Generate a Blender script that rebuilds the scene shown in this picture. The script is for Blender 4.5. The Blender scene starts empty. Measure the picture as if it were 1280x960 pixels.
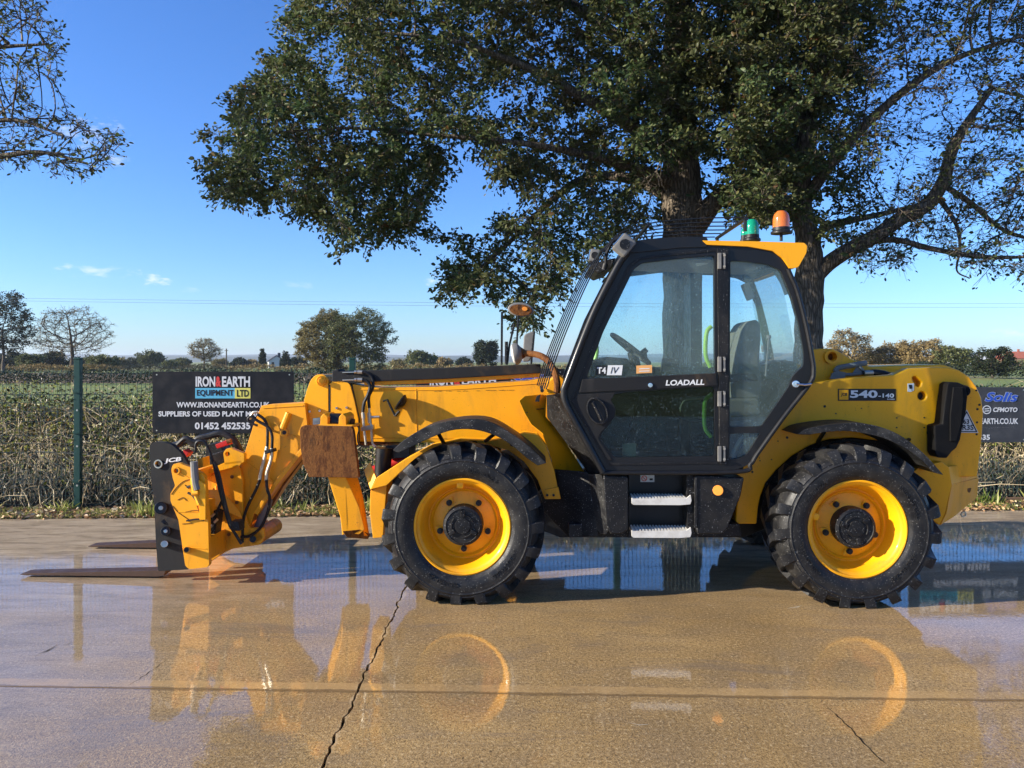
import bpy, bmesh, math, random
import numpy as np
from mathutils import Vector, Matrix
R = math.radians
random.seed(7)
rng = np.random.default_rng(7)
scene = bpy.context.scene
col = scene.collection

# ------------------------------------------------------------------ camera
F, CX, HY, H = 960.0, 640.0, 452.0, 1.815          # focal length / principal point (photo px), eye height (m)
cam = bpy.data.cameras.new('camera')
cam.sensor_width = 36.0
cam.lens = 36.0 * F / 1280.0
cam.shift_y = -(480.0 - HY) / 1280.0
cam.clip_start, cam.clip_end = 0.05, 12000.0
cam_o = bpy.data.objects.new('camera', cam)
cam_o.location = (0, 0, H)
cam_o.rotation_euler = (R(90), 0, 0)
col.objects.link(cam_o)
scene.camera = cam_o

# ------------------------------------------------------------------ sky, sun, exposure
SUN_AZ, SUN_EL = R(194.0), R(20.5)                 # direction TOWARDS the sun, from +X, counter-clockwise
sun_dir = Vector((math.cos(SUN_AZ) * math.cos(SUN_EL), math.sin(SUN_AZ) * math.cos(SUN_EL), math.sin(SUN_EL)))
world = bpy.data.worlds.new('World')
scene.world = world
world.use_nodes = True
wn, wl = world.node_tree.nodes, world.node_tree.links
bg = wn['Background']
sky = wn.new('ShaderNodeTexSky')
sky.sky_type = 'NISHITA'
sky.sun_disc = False
sky.sun_elevation = SUN_EL
sky.sun_rotation = R(90) - SUN_AZ                  # 0 = +Y, clockwise
sky.altitude = 0
sky.air_density = 1.0
sky.dust_density = 0.3
sky.ozone_density = 3.0
bg.inputs['Strength'].default_value = 0.095
hs = wn.new('ShaderNodeHueSaturation'); hs.inputs['Saturation'].default_value = 1.12
gain = wn.new('ShaderNodeMix'); gain.data_type = 'RGBA'; gain.blend_type = 'MULTIPLY'
gain.inputs[0].default_value = 1.0; gain.inputs[7].default_value = (0.67, 0.89, 1.30, 1)   # the phone's cool, saturated rendering of the clear sky
wl.new(sky.outputs['Color'], hs.inputs['Color']); wl.new(hs.outputs['Color'], gain.inputs[6])
# a few small fair-weather wisps low on the left
tc = wn.new('ShaderNodeTexCoord'); cur = gain.outputs[2]
cn = wn.new('ShaderNodeTexNoise'); cn.inputs['Scale'].default_value = 60.0; cn.inputs['Detail'].default_value = 6.0; cn.inputs['Roughness'].default_value = 0.62
cm = wn.new('ShaderNodeMapping'); cm.inputs['Scale'].default_value = (1.0, 1.0, 2.6)
wl.new(tc.outputs['Generated'], cm.inputs['Vector']); wl.new(cm.outputs[0], cn.inputs['Vector'])
for (px, py, w, h, a) in ((116, 338, 40, 8, .34), (191, 349, 22, 9, .55), (112, 168, 44, 20, .32), (142, 200, 22, 8, .30), (376, 356, 22, 7, .18), (540, 352, 16, 8, .5), (240, 362, 14, 5, .18), (1262, 416, 26, 6, .35), (60, 430, 50, 8, .4), (350, 447, 40, 5, .4)):
    d = Vector(((px - CX) / F, 1.0, (HY - py) / F)); k = d.length
    sub = wn.new('ShaderNodeVectorMath'); sub.operation = 'SUBTRACT'; sub.inputs[1].default_value = d.normalized(); wl.new(tc.outputs['Generated'], sub.inputs[0])
    sc = wn.new('ShaderNodeVectorMath'); sc.operation = 'MULTIPLY'; sc.inputs[1].default_value = (F * k / w, F * k / w, F * k / h); wl.new(sub.outputs[0], sc.inputs[0])
    ln = wn.new('ShaderNodeVectorMath'); ln.operation = 'LENGTH'; wl.new(sc.outputs[0], ln.inputs[0])
    m1 = wn.new('ShaderNodeMath'); m1.operation = 'MULTIPLY_ADD'; m1.inputs[1].default_value = 4.5; m1.inputs[2].default_value = -1.5; wl.new(cn.outputs['Fac'], m1.inputs[0])
    m2 = wn.new('ShaderNodeMath'); m2.operation = 'SUBTRACT'; wl.new(m1.outputs[0], m2.inputs[0]); wl.new(ln.outputs['Value'], m2.inputs[1])
    m3 = wn.new('ShaderNodeMath'); m3.operation = 'MULTIPLY'; m3.use_clamp = True; m3.inputs[1].default_value = a; wl.new(m2.outputs[0], m3.inputs[0])
    mx = wn.new('ShaderNodeMix'); mx.data_type = 'RGBA'; mx.inputs[7].default_value = (6.2, 6.3, 6.6, 1)
    wl.new(m3.outputs[0], mx.inputs[0]); wl.new(cur, mx.inputs[6]); cur = mx.outputs[2]
wl.new(cur, bg.inputs['Color'])

sun = bpy.data.lights.new('sun', 'SUN')
sun.energy = 5.0
sun.angle = R(0.5)
sun.color = (1.0, 0.91, 0.76)
sun_o = bpy.data.objects.new('sun', sun)
sun_o.rotation_euler = sun_dir.to_track_quat('Z', 'Y').to_euler()
sun_o.location = sun_dir * 40
col.objects.link(sun_o)

scene.view_settings.view_transform = 'Standard'
scene.view_settings.look = 'None'
scene.view_settings.exposure = 1.03
scene.view_settings.gamma = 1.0
scene.cycles.max_bounces = 10
scene.cycles.transparent_max_bounces = 24

# ------------------------------------------------------------------ object helpers
def tag(o, label=None, cat=None, group=None, kind=None):
    if label: o['label'] = label
    if cat: o['category'] = cat
    if group: o['group'] = group
    if kind: o['kind'] = kind
    return o

def empty(name, loc=(0, 0, 0), rz=0.0, label=None, cat=None, group=None):
    o = bpy.data.objects.new(name, None)
    o.empty_display_size = 0.2
    o.location = loc
    o.rotation_euler = (0, 0, rz)
    col.objects.link(o)
    return tag(o, label, cat, group)

def link(name, me, mat=None, parent=None):
    o = bpy.data.objects.new(name, me)
    if mat is not None and not me.materials:
        for m in (mat if isinstance(mat, (list, tuple)) else [mat]): me.materials.append(m)
    col.objects.link(o)
    if parent is not None: o.parent = parent
    return o

def part(name, bm, mat, parent=None, smooth=35):
    """Turn a bmesh into ONE mesh object (name = its kind)."""
    bmesh.ops.recalc_face_normals(bm, faces=bm.faces)
    me = bpy.data.meshes.new(name)
    bm.to_mesh(me); bm.free()
    if smooth is not None:
        me.polygons.foreach_set('use_smooth', [True] * len(me.polygons))
        me.set_sharp_from_angle(angle=R(smooth))
    o = link(name, me, mat, parent)
    if smooth is not None and smooth < 50:                 # flat faces stay flat, only the bevels turn the light
        w = o.modifiers.new('weighted_normal', 'WEIGHTED_NORMAL'); w.keep_sharp = True; w.weight = 70
    return o

def pieces(name, bm, mat, parent=None, smooth=35):
    """Every loose piece of the bmesh becomes an object of its own with the same name."""
    bm.verts.ensure_lookup_table()
    comp = {}
    for v in bm.verts:
        if v in comp: continue
        st = [v]; comp[v] = v
        while st:
            a = st.pop()
            for e in a.link_edges:
                o = e.other_vert(a)
                if o not in comp: comp[o] = v; st.append(o)
    groups = {}
    for f in bm.faces: groups.setdefault(comp[f.verts[0]], []).append(f)
    out = []
    for fs in groups.values():
        t = NB(); mp = {}
        for f in fs:
            t.faces.new([mp.setdefault(v, None) or mp.__setitem__(v, t.verts.new(v.co)) or mp[v] for v in f.verts])
        out.append(part(name, t, mat, parent, smooth))
    bm.free()
    return out

def np_mesh(name, verts, faces, nper):
    """Fast mesh from numpy arrays; every face has nper corners."""
    me = bpy.data.meshes.new(name)
    verts = np.ascontiguousarray(verts, dtype=np.float32).reshape(-1, 3)
    faces = np.ascontiguousarray(faces, dtype=np.int32).reshape(-1, nper)
    me.vertices.add(len(verts)); me.vertices.foreach_set('co', verts.ravel())
    me.loops.add(faces.size); me.loops.foreach_set('vertex_index', faces.ravel())
    me.polygons.add(len(faces))
    me.polygons.foreach_set('loop_start', np.arange(0, faces.size, nper, dtype=np.int32))
    me.polygons.foreach_set('loop_total', np.full(len(faces), nper, dtype=np.int32))
    me.update(calc_edges=True)
    return me

# ------------------------------------------------------------------ shape helpers
def NB(): return bmesh.new()

def merge(bm, tmp):
    me = bpy.data.meshes.new('tmp')
    tmp.to_mesh(me); tmp.free()
    bm.from_mesh(me)
    bpy.data.meshes.remove(me)

def bevel_sharp(t, w, seg=2, ang=35):
    if w <= 0: return
    t.normal_update()
    ed = [e for e in t.edges if len(e.link_faces) == 2 and e.calc_face_angle(0) > R(ang)]
    if ed: bmesh.ops.bevel(t, geom=ed, offset=w, segments=seg, profile=0.5, affect='EDGES', clamp_overlap=True)

def prism(bm, loops, y0, y1, bevel=0.004, seg=2):
    """Plate with holes: loops of (x, z) filled at y0 and extruded to y1."""
    t = NB()
    es = []
    for lp in loops:
        vs = [t.verts.new((p[0], y0, p[1])) for p in lp]
        es += [t.edges.new((vs[i], vs[(i + 1) % len(vs)])) for i in range(len(vs))]
    if len(loops) == 1:
        t.faces.new(t.verts[:])
    else:
        bmesh.ops.triangle_fill(t, edges=es, use_beauty=True, use_dissolve=False)
    fs = t.faces[:]
    r = bmesh.ops.extrude_face_region(t, geom=fs)
    bmesh.ops.translate(t, vec=(0, y1 - y0, 0), verts=[g for g in r['geom'] if isinstance(g, bmesh.types.BMVert)])
    bmesh.ops.recalc_face_normals(t, faces=t.faces)
    bevel_sharp(t, bevel, seg)
    merge(bm, t)

def fillet(pts, r, n=4):
    """Round the corners of a closed 2-D loop; a third item in a point is its own radius."""
    out = []
    N = len(pts)
    for i in range(N):
        p = Vector(pts[i][:2]); a = Vector(pts[i - 1][:2]); b = Vector(pts[(i + 1) % N][:2])
        rr = pts[i][2] if len(pts[i]) > 2 else r
        if rr <= 0: out.append((p.x, p.y)); continue
        da, db = (a - p), (b - p)
        k = min(rr, da.length * 0.45, db.length * 0.45)
        q0, q1 = p + da.normalized() * k, p + db.normalized() * k
        for j in range(n + 1):
            s = j / n
            q = q0 * (1 - s) ** 2 + p * 2 * s * (1 - s) + q1 * s * s
            out.append((q.x, q.y))
    return out

def spline(pts, k=6):
    P = [Vector(p) for p in pts]
    if len(P) < 3: return P
    out = []
    for i in range(len(P) - 1):
        p0 = P[i - 1] if i else P[0] * 2 - P[1]
        p1, p2 = P[i], P[i + 1]
        p3 = P[i + 2] if i + 2 < len(P) else P[-1] * 2 - P[-2]
        for j in range(k):
            t = j / k
            out.append(0.5 * ((2 * p1) + (p2 - p0) * t + (2 * p0 - 5 * p1 + 4 * p2 - p3) * t * t + (3 * p1 - p0 - 3 * p2 + p3) * t ** 3))
    out.append(P[-1])
    return out

def tube(bm, pts, r, n=8, k=0, cap=True):
    P = spline(pts, k) if k else [Vector(p) for p in pts]
    rad = r if isinstance(r, (list, tuple)) else [r] * len(P)
    if len(rad) != len(P):
        rad = [np.interp(i / (len(P) - 1), np.linspace(0, 1, len(rad)), rad) for i in range(len(P))]
    rings = []
    up = None
    for i, p in enumerate(P):
        d = ((P[min(i + 1, len(P) - 1)] - P[max(i - 1, 0)])).normalized()
        if up is None:
            up = Vector((0, 0, 1)) if abs(d.z) < 0.9 else Vector((1, 0, 0))
        up = (up - d * up.dot(d)).normalized()
        s = d.cross(up)
        rings.append([bm.verts.new(p + (up * math.cos(2 * math.pi * j / n) + s * math.sin(2 * math.pi * j / n)) * rad[i]) for j in range(n)])
    for a, b in zip(rings, rings[1:]):
        for j in range(n): bm.faces.new((a[j], a[(j + 1) % n], b[(j + 1) % n], b[j]))
    if cap:
        bm.faces.new(rings[0][::-1]); bm.faces.new(rings[-1])

def cyl(bm, p0, p1, r0, r1=None, n=16, bevel=0.0):
    t = NB()
    r1 = r0 if r1 is None else r1
    tube(t, [p0, p1], [r0, r1], n)
    bmesh.ops.recalc_face_normals(t, faces=t.faces)
    bevel_sharp(t, bevel, 2, 50)
    merge(bm, t)

def box(bm, c, size, bevel=0.0, rot=None):
    t = NB()
    bmesh.ops.create_cube(t, size=1.0)
    M = Matrix.Translation(c) @ (rot.to_4x4() if rot is not None else Matrix()) @ Matrix.Diagonal((*size, 1))
    bmesh.ops.transform(t, matrix=M, verts=t.verts)
    bevel_sharp(t, bevel, 2)
    merge(bm, t)

def hexa(bm, front, back, bevel=0.0):
    """Solid between two polygons with the same number of 3-D points."""
    t = NB()
    a = [t.verts.new(p) for p in front]; b = [t.verts.new(p) for p in back]
    t.faces.new(a); t.faces.new(b[::-1])
    n = len(a)
    for i in range(n): t.faces.new((a[i], b[i], b[(i + 1) % n], a[(i + 1) % n]))
    bmesh.ops.recalc_face_normals(t, faces=t.faces)
    bevel_sharp(t, bevel, 2)
    merge(bm, t)

def lathe(bm, prof, c, n=64, axis='y', closed=False, caps=True):
    """prof: (radius, offset along the axis)."""
    rings = []
    for r, o in prof:
        ring = []
        for j in range(n):
            a = 2 * math.pi * j / n
            if axis == 'y': p = (c[0] + r * math.cos(a), c[1] + o, c[2] + r * math.sin(a))
            else: p = (c[0] + r * math.cos(a), c[1] + r * math.sin(a), c[2] + o)
            ring.append(bm.verts.new(p))
        rings.append(ring)
    for a, b in zip(rings, rings[1:]):
        for j in range(n): bm.faces.new((a[j], a[(j + 1) % n], b[(j + 1) % n], b[j]))
    if not closed:
        if caps:
          for rg, r in ((rings[0], prof[0][0]), (rings[-1], prof[-1][0])):
              if r > 1e-4: bm.faces.new(rg)
    else:
        a, b = rings[-1], rings[0]
        for j in range(n): bm.faces.new((a[j], a[(j + 1) % n], b[(j + 1) % n], b[j]))

_txt = {}
def text_shape(s, bold=0.02, shear=0.0):
    """Letters as a flat mesh in the unit box: (verts (x, z) in 0..1, triangles)."""
    key = (s, bold, shear)
    if key not in _txt:
        cu = bpy.data.curves.new('lettering', 'FONT')
        cu.body = s; cu.offset = bold; cu.shear = shear; cu.resolution_u = 3; cu.fill_mode = 'FRONT'
        o = bpy.data.objects.new('lettering', cu); col.objects.link(o)
        dg = bpy.context.evaluated_depsgraph_get()
        me = bpy.data.meshes.new_from_object(o.evaluated_get(dg))
        v = np.array([tuple(x.co)[:2] for x in me.vertices])
        fs = [tuple(p.vertices) for p in me.polygons]
        lo, hi = v.min(0), v.max(0)
        _txt[key] = ((v - lo) / (hi - lo), fs)
        bpy.data.objects.remove(o); bpy.data.curves.remove(cu); bpy.data.meshes.remove(me)
    return _txt[key]

def letters(bm, s, x0, y0, x1, y1, fn, bold=0.02, shear=0.0, slope=0.0):
    """Fit a line of lettering into the box (x0, y0)-(x1, y1); fn turns box coordinates into a point."""
    v, fs = text_shape(s, bold, shear)
    vs = [bm.verts.new(fn(x0 + (x1 - x0) * a, y1 + (y0 - y1) * b + slope * (x1 - x0) * (a - .5))) for a, b in v]
    for f in fs:
        try: bm.faces.new([vs[i] for i in f])
        except ValueError: pass

def sheet(bm, pts, fn):
    bm.faces.new([bm.verts.new(fn(*p)) for p in pts])

def W(px, py, D):
    """World point seen at photo pixel (px, py) at distance D from the camera plane."""
    return Vector(((px - CX) / F * D, D, H - (py - HY) / F * D))

# ------------------------------------------------------------------ materials
def mat(name):
    m = bpy.data.materials.new(name); m.use_nodes = True
    nt = m.node_tree
    return m, nt, nt.nodes['Principled BSDF']

def nd(nt, t, **kw):
    n = nt.nodes.new(t)
    for k, v in kw.items(): setattr(n, k, v)
    return n

def noise(nt, scale, detail=4, rough=0.55, vec=None, dist=0.0):
    n = nd(nt, 'ShaderNodeTexNoise')
    n.inputs['Scale'].default_value = scale; n.inputs['Detail'].default_value = detail
    n.inputs['Roughness'].default_value = rough; n.inputs['Distortion'].default_value = dist
    if vec is not None: nt.links.new(vec, n.inputs['Vector'])
    return n.outputs['Fac']

def ramp(nt, fac, stops, interp='LINEAR'):
    n = nd(nt, 'ShaderNodeValToRGB'); n.color_ramp.interpolation = interp
    el = n.color_ramp.elements
    while len(el) < len(stops): el.new(0.5)
    for e, (p, c) in zip(el, stops):
        e.position = p; e.color = (c, c, c, 1) if isinstance(c, (int, float)) else (*c, 1)
    nt.links.new(fac, n.inputs['Fac'])
    return n.outputs['Color']

def mix(nt, fac, a, b, mode='MIX'):
    n = nd(nt, 'ShaderNodeMix', data_type='RGBA', blend_type=mode)
    for sock, v in ((n.inputs[0], fac), (n.inputs[6], a), (n.inputs[7], b)):
        if isinstance(v, (int, float)): sock.default_value = v if sock == n.inputs[0] else (v, v, v, 1)
        elif isinstance(v, tuple): sock.default_value = (*v, 1)
        else: nt.links.new(v, sock)
    return n.outputs[2]

def math_(nt, op, a, b=0.0, c=None, clamp=False):
    n = nd(nt, 'ShaderNodeMath', operation=op); n.use_clamp = clamp
    for i, v in enumerate((a, b) if c is None else (a, b, c)):
        if isinstance(v, (int, float)): n.inputs[i].default_value = v
        else: nt.links.new(v, n.inputs[i])
    return n.outputs[0]

def bump(nt, h, strength, dist=0.01, normal=None):
    n = nd(nt, 'ShaderNodeBump')
    n.inputs['Strength'].default_value = strength; n.inputs['Distance'].default_value = dist
    nt.links.new(h, n.inputs['Height'])
    if normal is not None: nt.links.new(normal, n.inputs['Normal'])
    return n.outputs['Normal']

def obj_co(nt, out='Object'):
    return nd(nt, 'ShaderNodeTexCoord').outputs[out]

def scaled(nt, v, s):
    n = nd(nt, 'ShaderNodeMapping'); n.inputs['Scale'].default_value = s
    nt.links.new(v, n.inputs['Vector'])
    return n.outputs['Vector']

def paint(name, c, rough=0.36, dirt=(0.22, 0.10, 0.015), amount=0.5, coat=0.15, scratches=True):
    m, nt, b = mat(name)
    co = obj_co(nt)
    v = noise(nt, 1.7, 6, 0.6, co)
    base = mix(nt, ramp(nt, v, [(0.3, 0.0), (0.75, 1.0)]), c, tuple(x * 0.86 for x in c))
    streak = noise(nt, 7.0, 6, 0.65, scaled(nt, co, (1.0, 1.0, 0.22)))
    base = mix(nt, math_(nt, 'MULTIPLY', ramp(nt, streak, [(0.56, 0.0), (0.78, 1.0)]), amount), base, dirt)
    speck = noise(nt, 95.0, 2, 0.5, co)
    base = mix(nt, math_(nt, 'MULTIPLY', ramp(nt, speck, [(0.69, 0.0), (0.73, 1.0)]), amount * 0.9), base, tuple(x * 0.35 for x in dirt))
    if scratches:
        chips = noise(nt, 24.0, 5, 0.75, co, 0.6)
        base = mix(nt, math_(nt, 'MULTIPLY', ramp(nt, chips, [(0.685, 0.0), (0.71, 1.0)]), 0.8), base, (0.07, 0.04, 0.02))
        grime = noise(nt, 3.1, 7, 0.72, scaled(nt, co, (1.0, 1.0, 0.5)), 0.5)
        base = mix(nt, math_(nt, 'MULTIPLY', ramp(nt, grime, [(0.55, 0.0), (0.72, 1.0)]), 0.30), base, (0.20, 0.12, 0.05))
    nt.links.new(base, b.inputs['Base Color'])
    nt.links.new(ramp(nt, streak, [(0.35, rough), (0.75, min(rough + 0.3, 1.0))]), b.inputs['Roughness'])
    b.inputs['Coat Weight'].default_value = coat
    b.inputs['Specular IOR Level'].default_value = 0.35
    b.inputs['Coat Roughness'].default_value = 0.12
    nt.links.new(bump(nt, noise(nt, 5.0, 3, 0.5, co), 0.12, 0.02), b.inputs['Normal'])
    return m

def plastic(name, c, rough=0.42, dust=(0.10, 0.09, 0.075), amount=0.22, drops=True, spec=0.28):
    m, nt, b = mat(name)
    co = obj_co(nt)
    v = noise(nt, 6.0, 6, 0.65, co)
    base = mix(nt, math_(nt, 'MULTIPLY', ramp(nt, v, [(0.45, 0.0), (0.8, 1.0)]), amount), c, dust)
    if drops:
        s = noise(nt, 130.0, 1, 0.4, co)
        base = mix(nt, math_(nt, 'MULTIPLY', ramp(nt, s, [(0.70, 0.0), (0.74, 1.0)]), 0.7), base, (0.42, 0.42, 0.42))
    nt.links.new(base, b.inputs['Base Color'])
    nt.links.new(ramp(nt, v, [(0.3, rough * 0.75), (0.75, min(1, rough + 0.25))]), b.inputs['Roughness'])
    b.inputs['Specular IOR Level'].default_value = spec
    nt.links.new(bump(nt, noise(nt, 60.0, 3, 0.6, co), 0.15, 0.004), b.inputs['Normal'])
    return m

def metal(name, c, rough=0.35, met=1.0):
    m, nt, b = mat(name)
    co = obj_co(nt)
    v = noise(nt, 14.0, 5, 0.6, co)
    nt.links.new(mix(nt, ramp(nt, v, [(0.35, 0.0), (0.75, 0.8)]), c, tuple(x * 0.5 for x in c)), b.inputs['Base Color'])
    nt.links.new(ramp(nt, v, [(0.3, rough * 0.8), (0.8, min(rough + 0.25, 1))]), b.inputs['Roughness'])
    b.inputs['Metallic'].default_value = met
    return m

def plain(name, c, rough=0.6, spec=0.4):
    m, nt, b = mat(name)
    co = obj_co(nt)
    nt.links.new(mix(nt, noise(nt, 25.0, 4, 0.6, co), c, tuple(x * 0.75 for x in c)), b.inputs['Base Color'])
    b.inputs['Roughness'].default_value = rough
    b.inputs['Specular IOR Level'].default_value = spec
    return m

def rust_mat():
    m, nt, b = mat('rusty_steel')
    co = obj_co(nt)
    a = noise(nt, 7.0, 8, 0.75, scaled(nt, co, (1.7, 1, 0.5)), 0.4)
    f = noise(nt, 60.0, 4, 0.7, co)
    c = ramp(nt, a, [(0.32, (0.030, 0.012, 0.006)), (0.44, (0.120, 0.042, 0.012)), (0.54, (0.24, 0.095, 0.024)), (0.64, (0.060, 0.026, 0.012))])
    c = mix(nt, ramp(nt, f, [(0.35, 0.0), (0.75, 0.6)]), c, (0.06, 0.024, 0.010))
    nt.links.new(c, b.inputs['Base Color'])
    b.inputs['Specular IOR Level'].default_value = 0.15
    b.inputs['Roughness'].default_value = 0.75
    nt.links.new(bump(nt, f, 0.6, 0.010), b.inputs['Normal'])
    return m

def tyre_mat():
    m, nt, b = mat('tyre_rubber')
    co = obj_co(nt)
    v = noise(nt, 8.0, 6, 0.65, co)
    c = mix(nt, ramp(nt, v, [(0.4, 0.0), (0.8, 0.55)]), (0.008, 0.008, 0.009), (0.045, 0.042, 0.038))
    s = noise(nt, 85.0, 2, 0.5, co)
    wet = math_(nt, 'MULTIPLY', ramp(nt, s, [(0.64, 0.0), (0.70, 1.0)]), 0.35)
    c = mix(nt, wet, c, (0.30, 0.29, 0.27))
    nt.links.new(c, b.inputs['Base Color'])
    nt.links.new(ramp(nt, v, [(0.35, 0.36), (0.7, 0.65)]), b.inputs['Roughness'])
    b.inputs['Specular IOR Level'].default_value = 0.32
    nt.links.new(bump(nt, noise(nt, 110.0, 3, 0.6, co), 0.35, 0.004), b.inputs['Normal'])
    return m

def glass_mat(name, tint, mist=0.08, drops=True, fogc=(0.50, 0.68, 0.72)):
    m = bpy.data.materials.new(name); m.use_nodes = True
    nt = m.node_tree; nt.nodes.clear()
    out = nd(nt, 'ShaderNodeOutputMaterial')
    co = obj_co(nt)
    tr = nd(nt, 'ShaderNodeBsdfTransparent'); tr.inputs['Color'].default_value = (*tint, 1)
    gl = nd(nt, 'ShaderNodeBsdfGlossy'); gl.inputs['Roughness'].default_value = 0.02
    df = nd(nt, 'ShaderNodeBsdfDiffuse'); df.inputs['Color'].default_value = (*fogc, 1)
    tl = nd(nt, 'ShaderNodeBsdfTranslucent'); tl.inputs['Color'].default_value = (*fogc, 1)
    fog = nd(nt, 'ShaderNodeMixShader'); fog.inputs[0].default_value = 0.6
    nt.links.new(df.outputs[0], fog.inputs[1]); nt.links.new(tl.outputs[0], fog.inputs[2])
    big = noise(nt, 3.0, 4, 0.6, scaled(nt, co, (1.5, 1, 0.5)))
    amt = math_(nt, 'MULTIPLY', ramp(nt, big, [(0.35, 0.35), (0.7, 1.0)]), mist)
    if drops:
        d = noise(nt, 120.0, 2, 0.5, scaled(nt, co, (1, 1, 0.55)))
        amt = math_(nt, 'ADD', amt, math_(nt, 'MULTIPLY', ramp(nt, d, [(0.62, 0.0), (0.70, 1.0)]), 0.22), clamp=True)
    m1 = nd(nt, 'ShaderNodeMixShader')
    nt.links.new(amt, m1.inputs[0]); nt.links.new(tr.outputs[0], m1.inputs[1]); nt.links.new(fog.outputs[0], m1.inputs[2])
    fr = nd(nt, 'ShaderNodeFresnel')
    gm = nd(nt, 'ShaderNodeNewGeometry')          # the back face of a pane must not count as light leaving solid glass
    nt.links.new(math_(nt, 'MULTIPLY_ADD', gm.outputs['Backfacing'], 1 / 1.45 - 1.45, 1.45), fr.inputs['IOR'])
    m2 = nd(nt, 'ShaderNodeMixShader')
    nt.links.new(fr.outputs[0], m2.inputs[0]); nt.links.new(m1.outputs[0], m2.inputs[1]); nt.links.new(gl.outputs[0], m2.inputs[2])
    nt.links.new(m2.outputs[0], out.inputs['Surface'])
    return m

def leaf_mat(name, stops, trans=0.35, rough=0.45):
    m = bpy.data.materials.new(name); m.use_nodes = True
    nt = m.node_tree
    b = nt.nodes['Principled BSDF']; out = nt.nodes['Material Output']
    b.inputs['Specular IOR Level'].default_value = 0.22
    g = nd(nt, 'ShaderNodeNewGeometry')
    c = ramp(nt, g.outputs['Random Per Island'], stops)
    big = noise(nt, 0.55, 3, 0.6, obj_co(nt))
    c = mix(nt, ramp(nt, big, [(0.35, 0.0), (0.7, 0.45)]), c, stops[-1][1])
    nt.links.new(c, b.inputs['Base Color'])
    b.inputs['Roughness'].default_value = rough
    t = nd(nt, 'ShaderNodeBsdfTranslucent'); nt.links.new(c, t.inputs['Color'])
    mx = nd(nt, 'ShaderNodeMixShader'); mx.inputs[0].default_value = trans
    nt.links.new(b.outputs[0], mx.inputs[1]); nt.links.new(t.outputs[0], mx.inputs[2])
    nt.links.new(mx.outputs[0], out.inputs['Surface'])
    return m

def bark_mat(name, dark, light, scale=1.0):
    m, nt, b = mat(name)
    co = obj_co(nt)
    s = scaled(nt, co, (9 * scale, 9 * scale, 1.6 * scale))
    v = nd(nt, 'ShaderNodeTexVoronoi', feature='DISTANCE_TO_EDGE'); v.inputs['Scale'].default_value = 2.2
    wob = nd(nt, 'ShaderNodeVectorMath', operation='ADD')
    nn = nd(nt, 'ShaderNodeTexNoise'); nn.inputs['Scale'].default_value = 1.2; nn.inputs['Detail'].default_value = 4
    nt.links.new(s, nn.inputs['Vector'])
    nt.links.new(s, wob.inputs[0]); nt.links.new(nn.outputs['Color'], wob.inputs[1])
    nt.links.new(wob.outputs[0], v.inputs['Vector'])
    h = ramp(nt, v.outputs['Distance'], [(0.0, 0.0), (0.22, 1.0)])
    n2 = noise(nt, 14.0, 5, 0.7, co)
    h2 = mix(nt, 0.35, h, n2)
    nt.links.new(mix(nt, h2, dark, light), b.inputs['Base Color'])
    b.inputs['Roughness'].default_value = 0.85
    b.inputs['Specular IOR Level'].default_value = 0.15
    nt.links.new(bump(nt, h2, 0.9, 0.03), b.inputs['Normal'])
    return m

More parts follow.
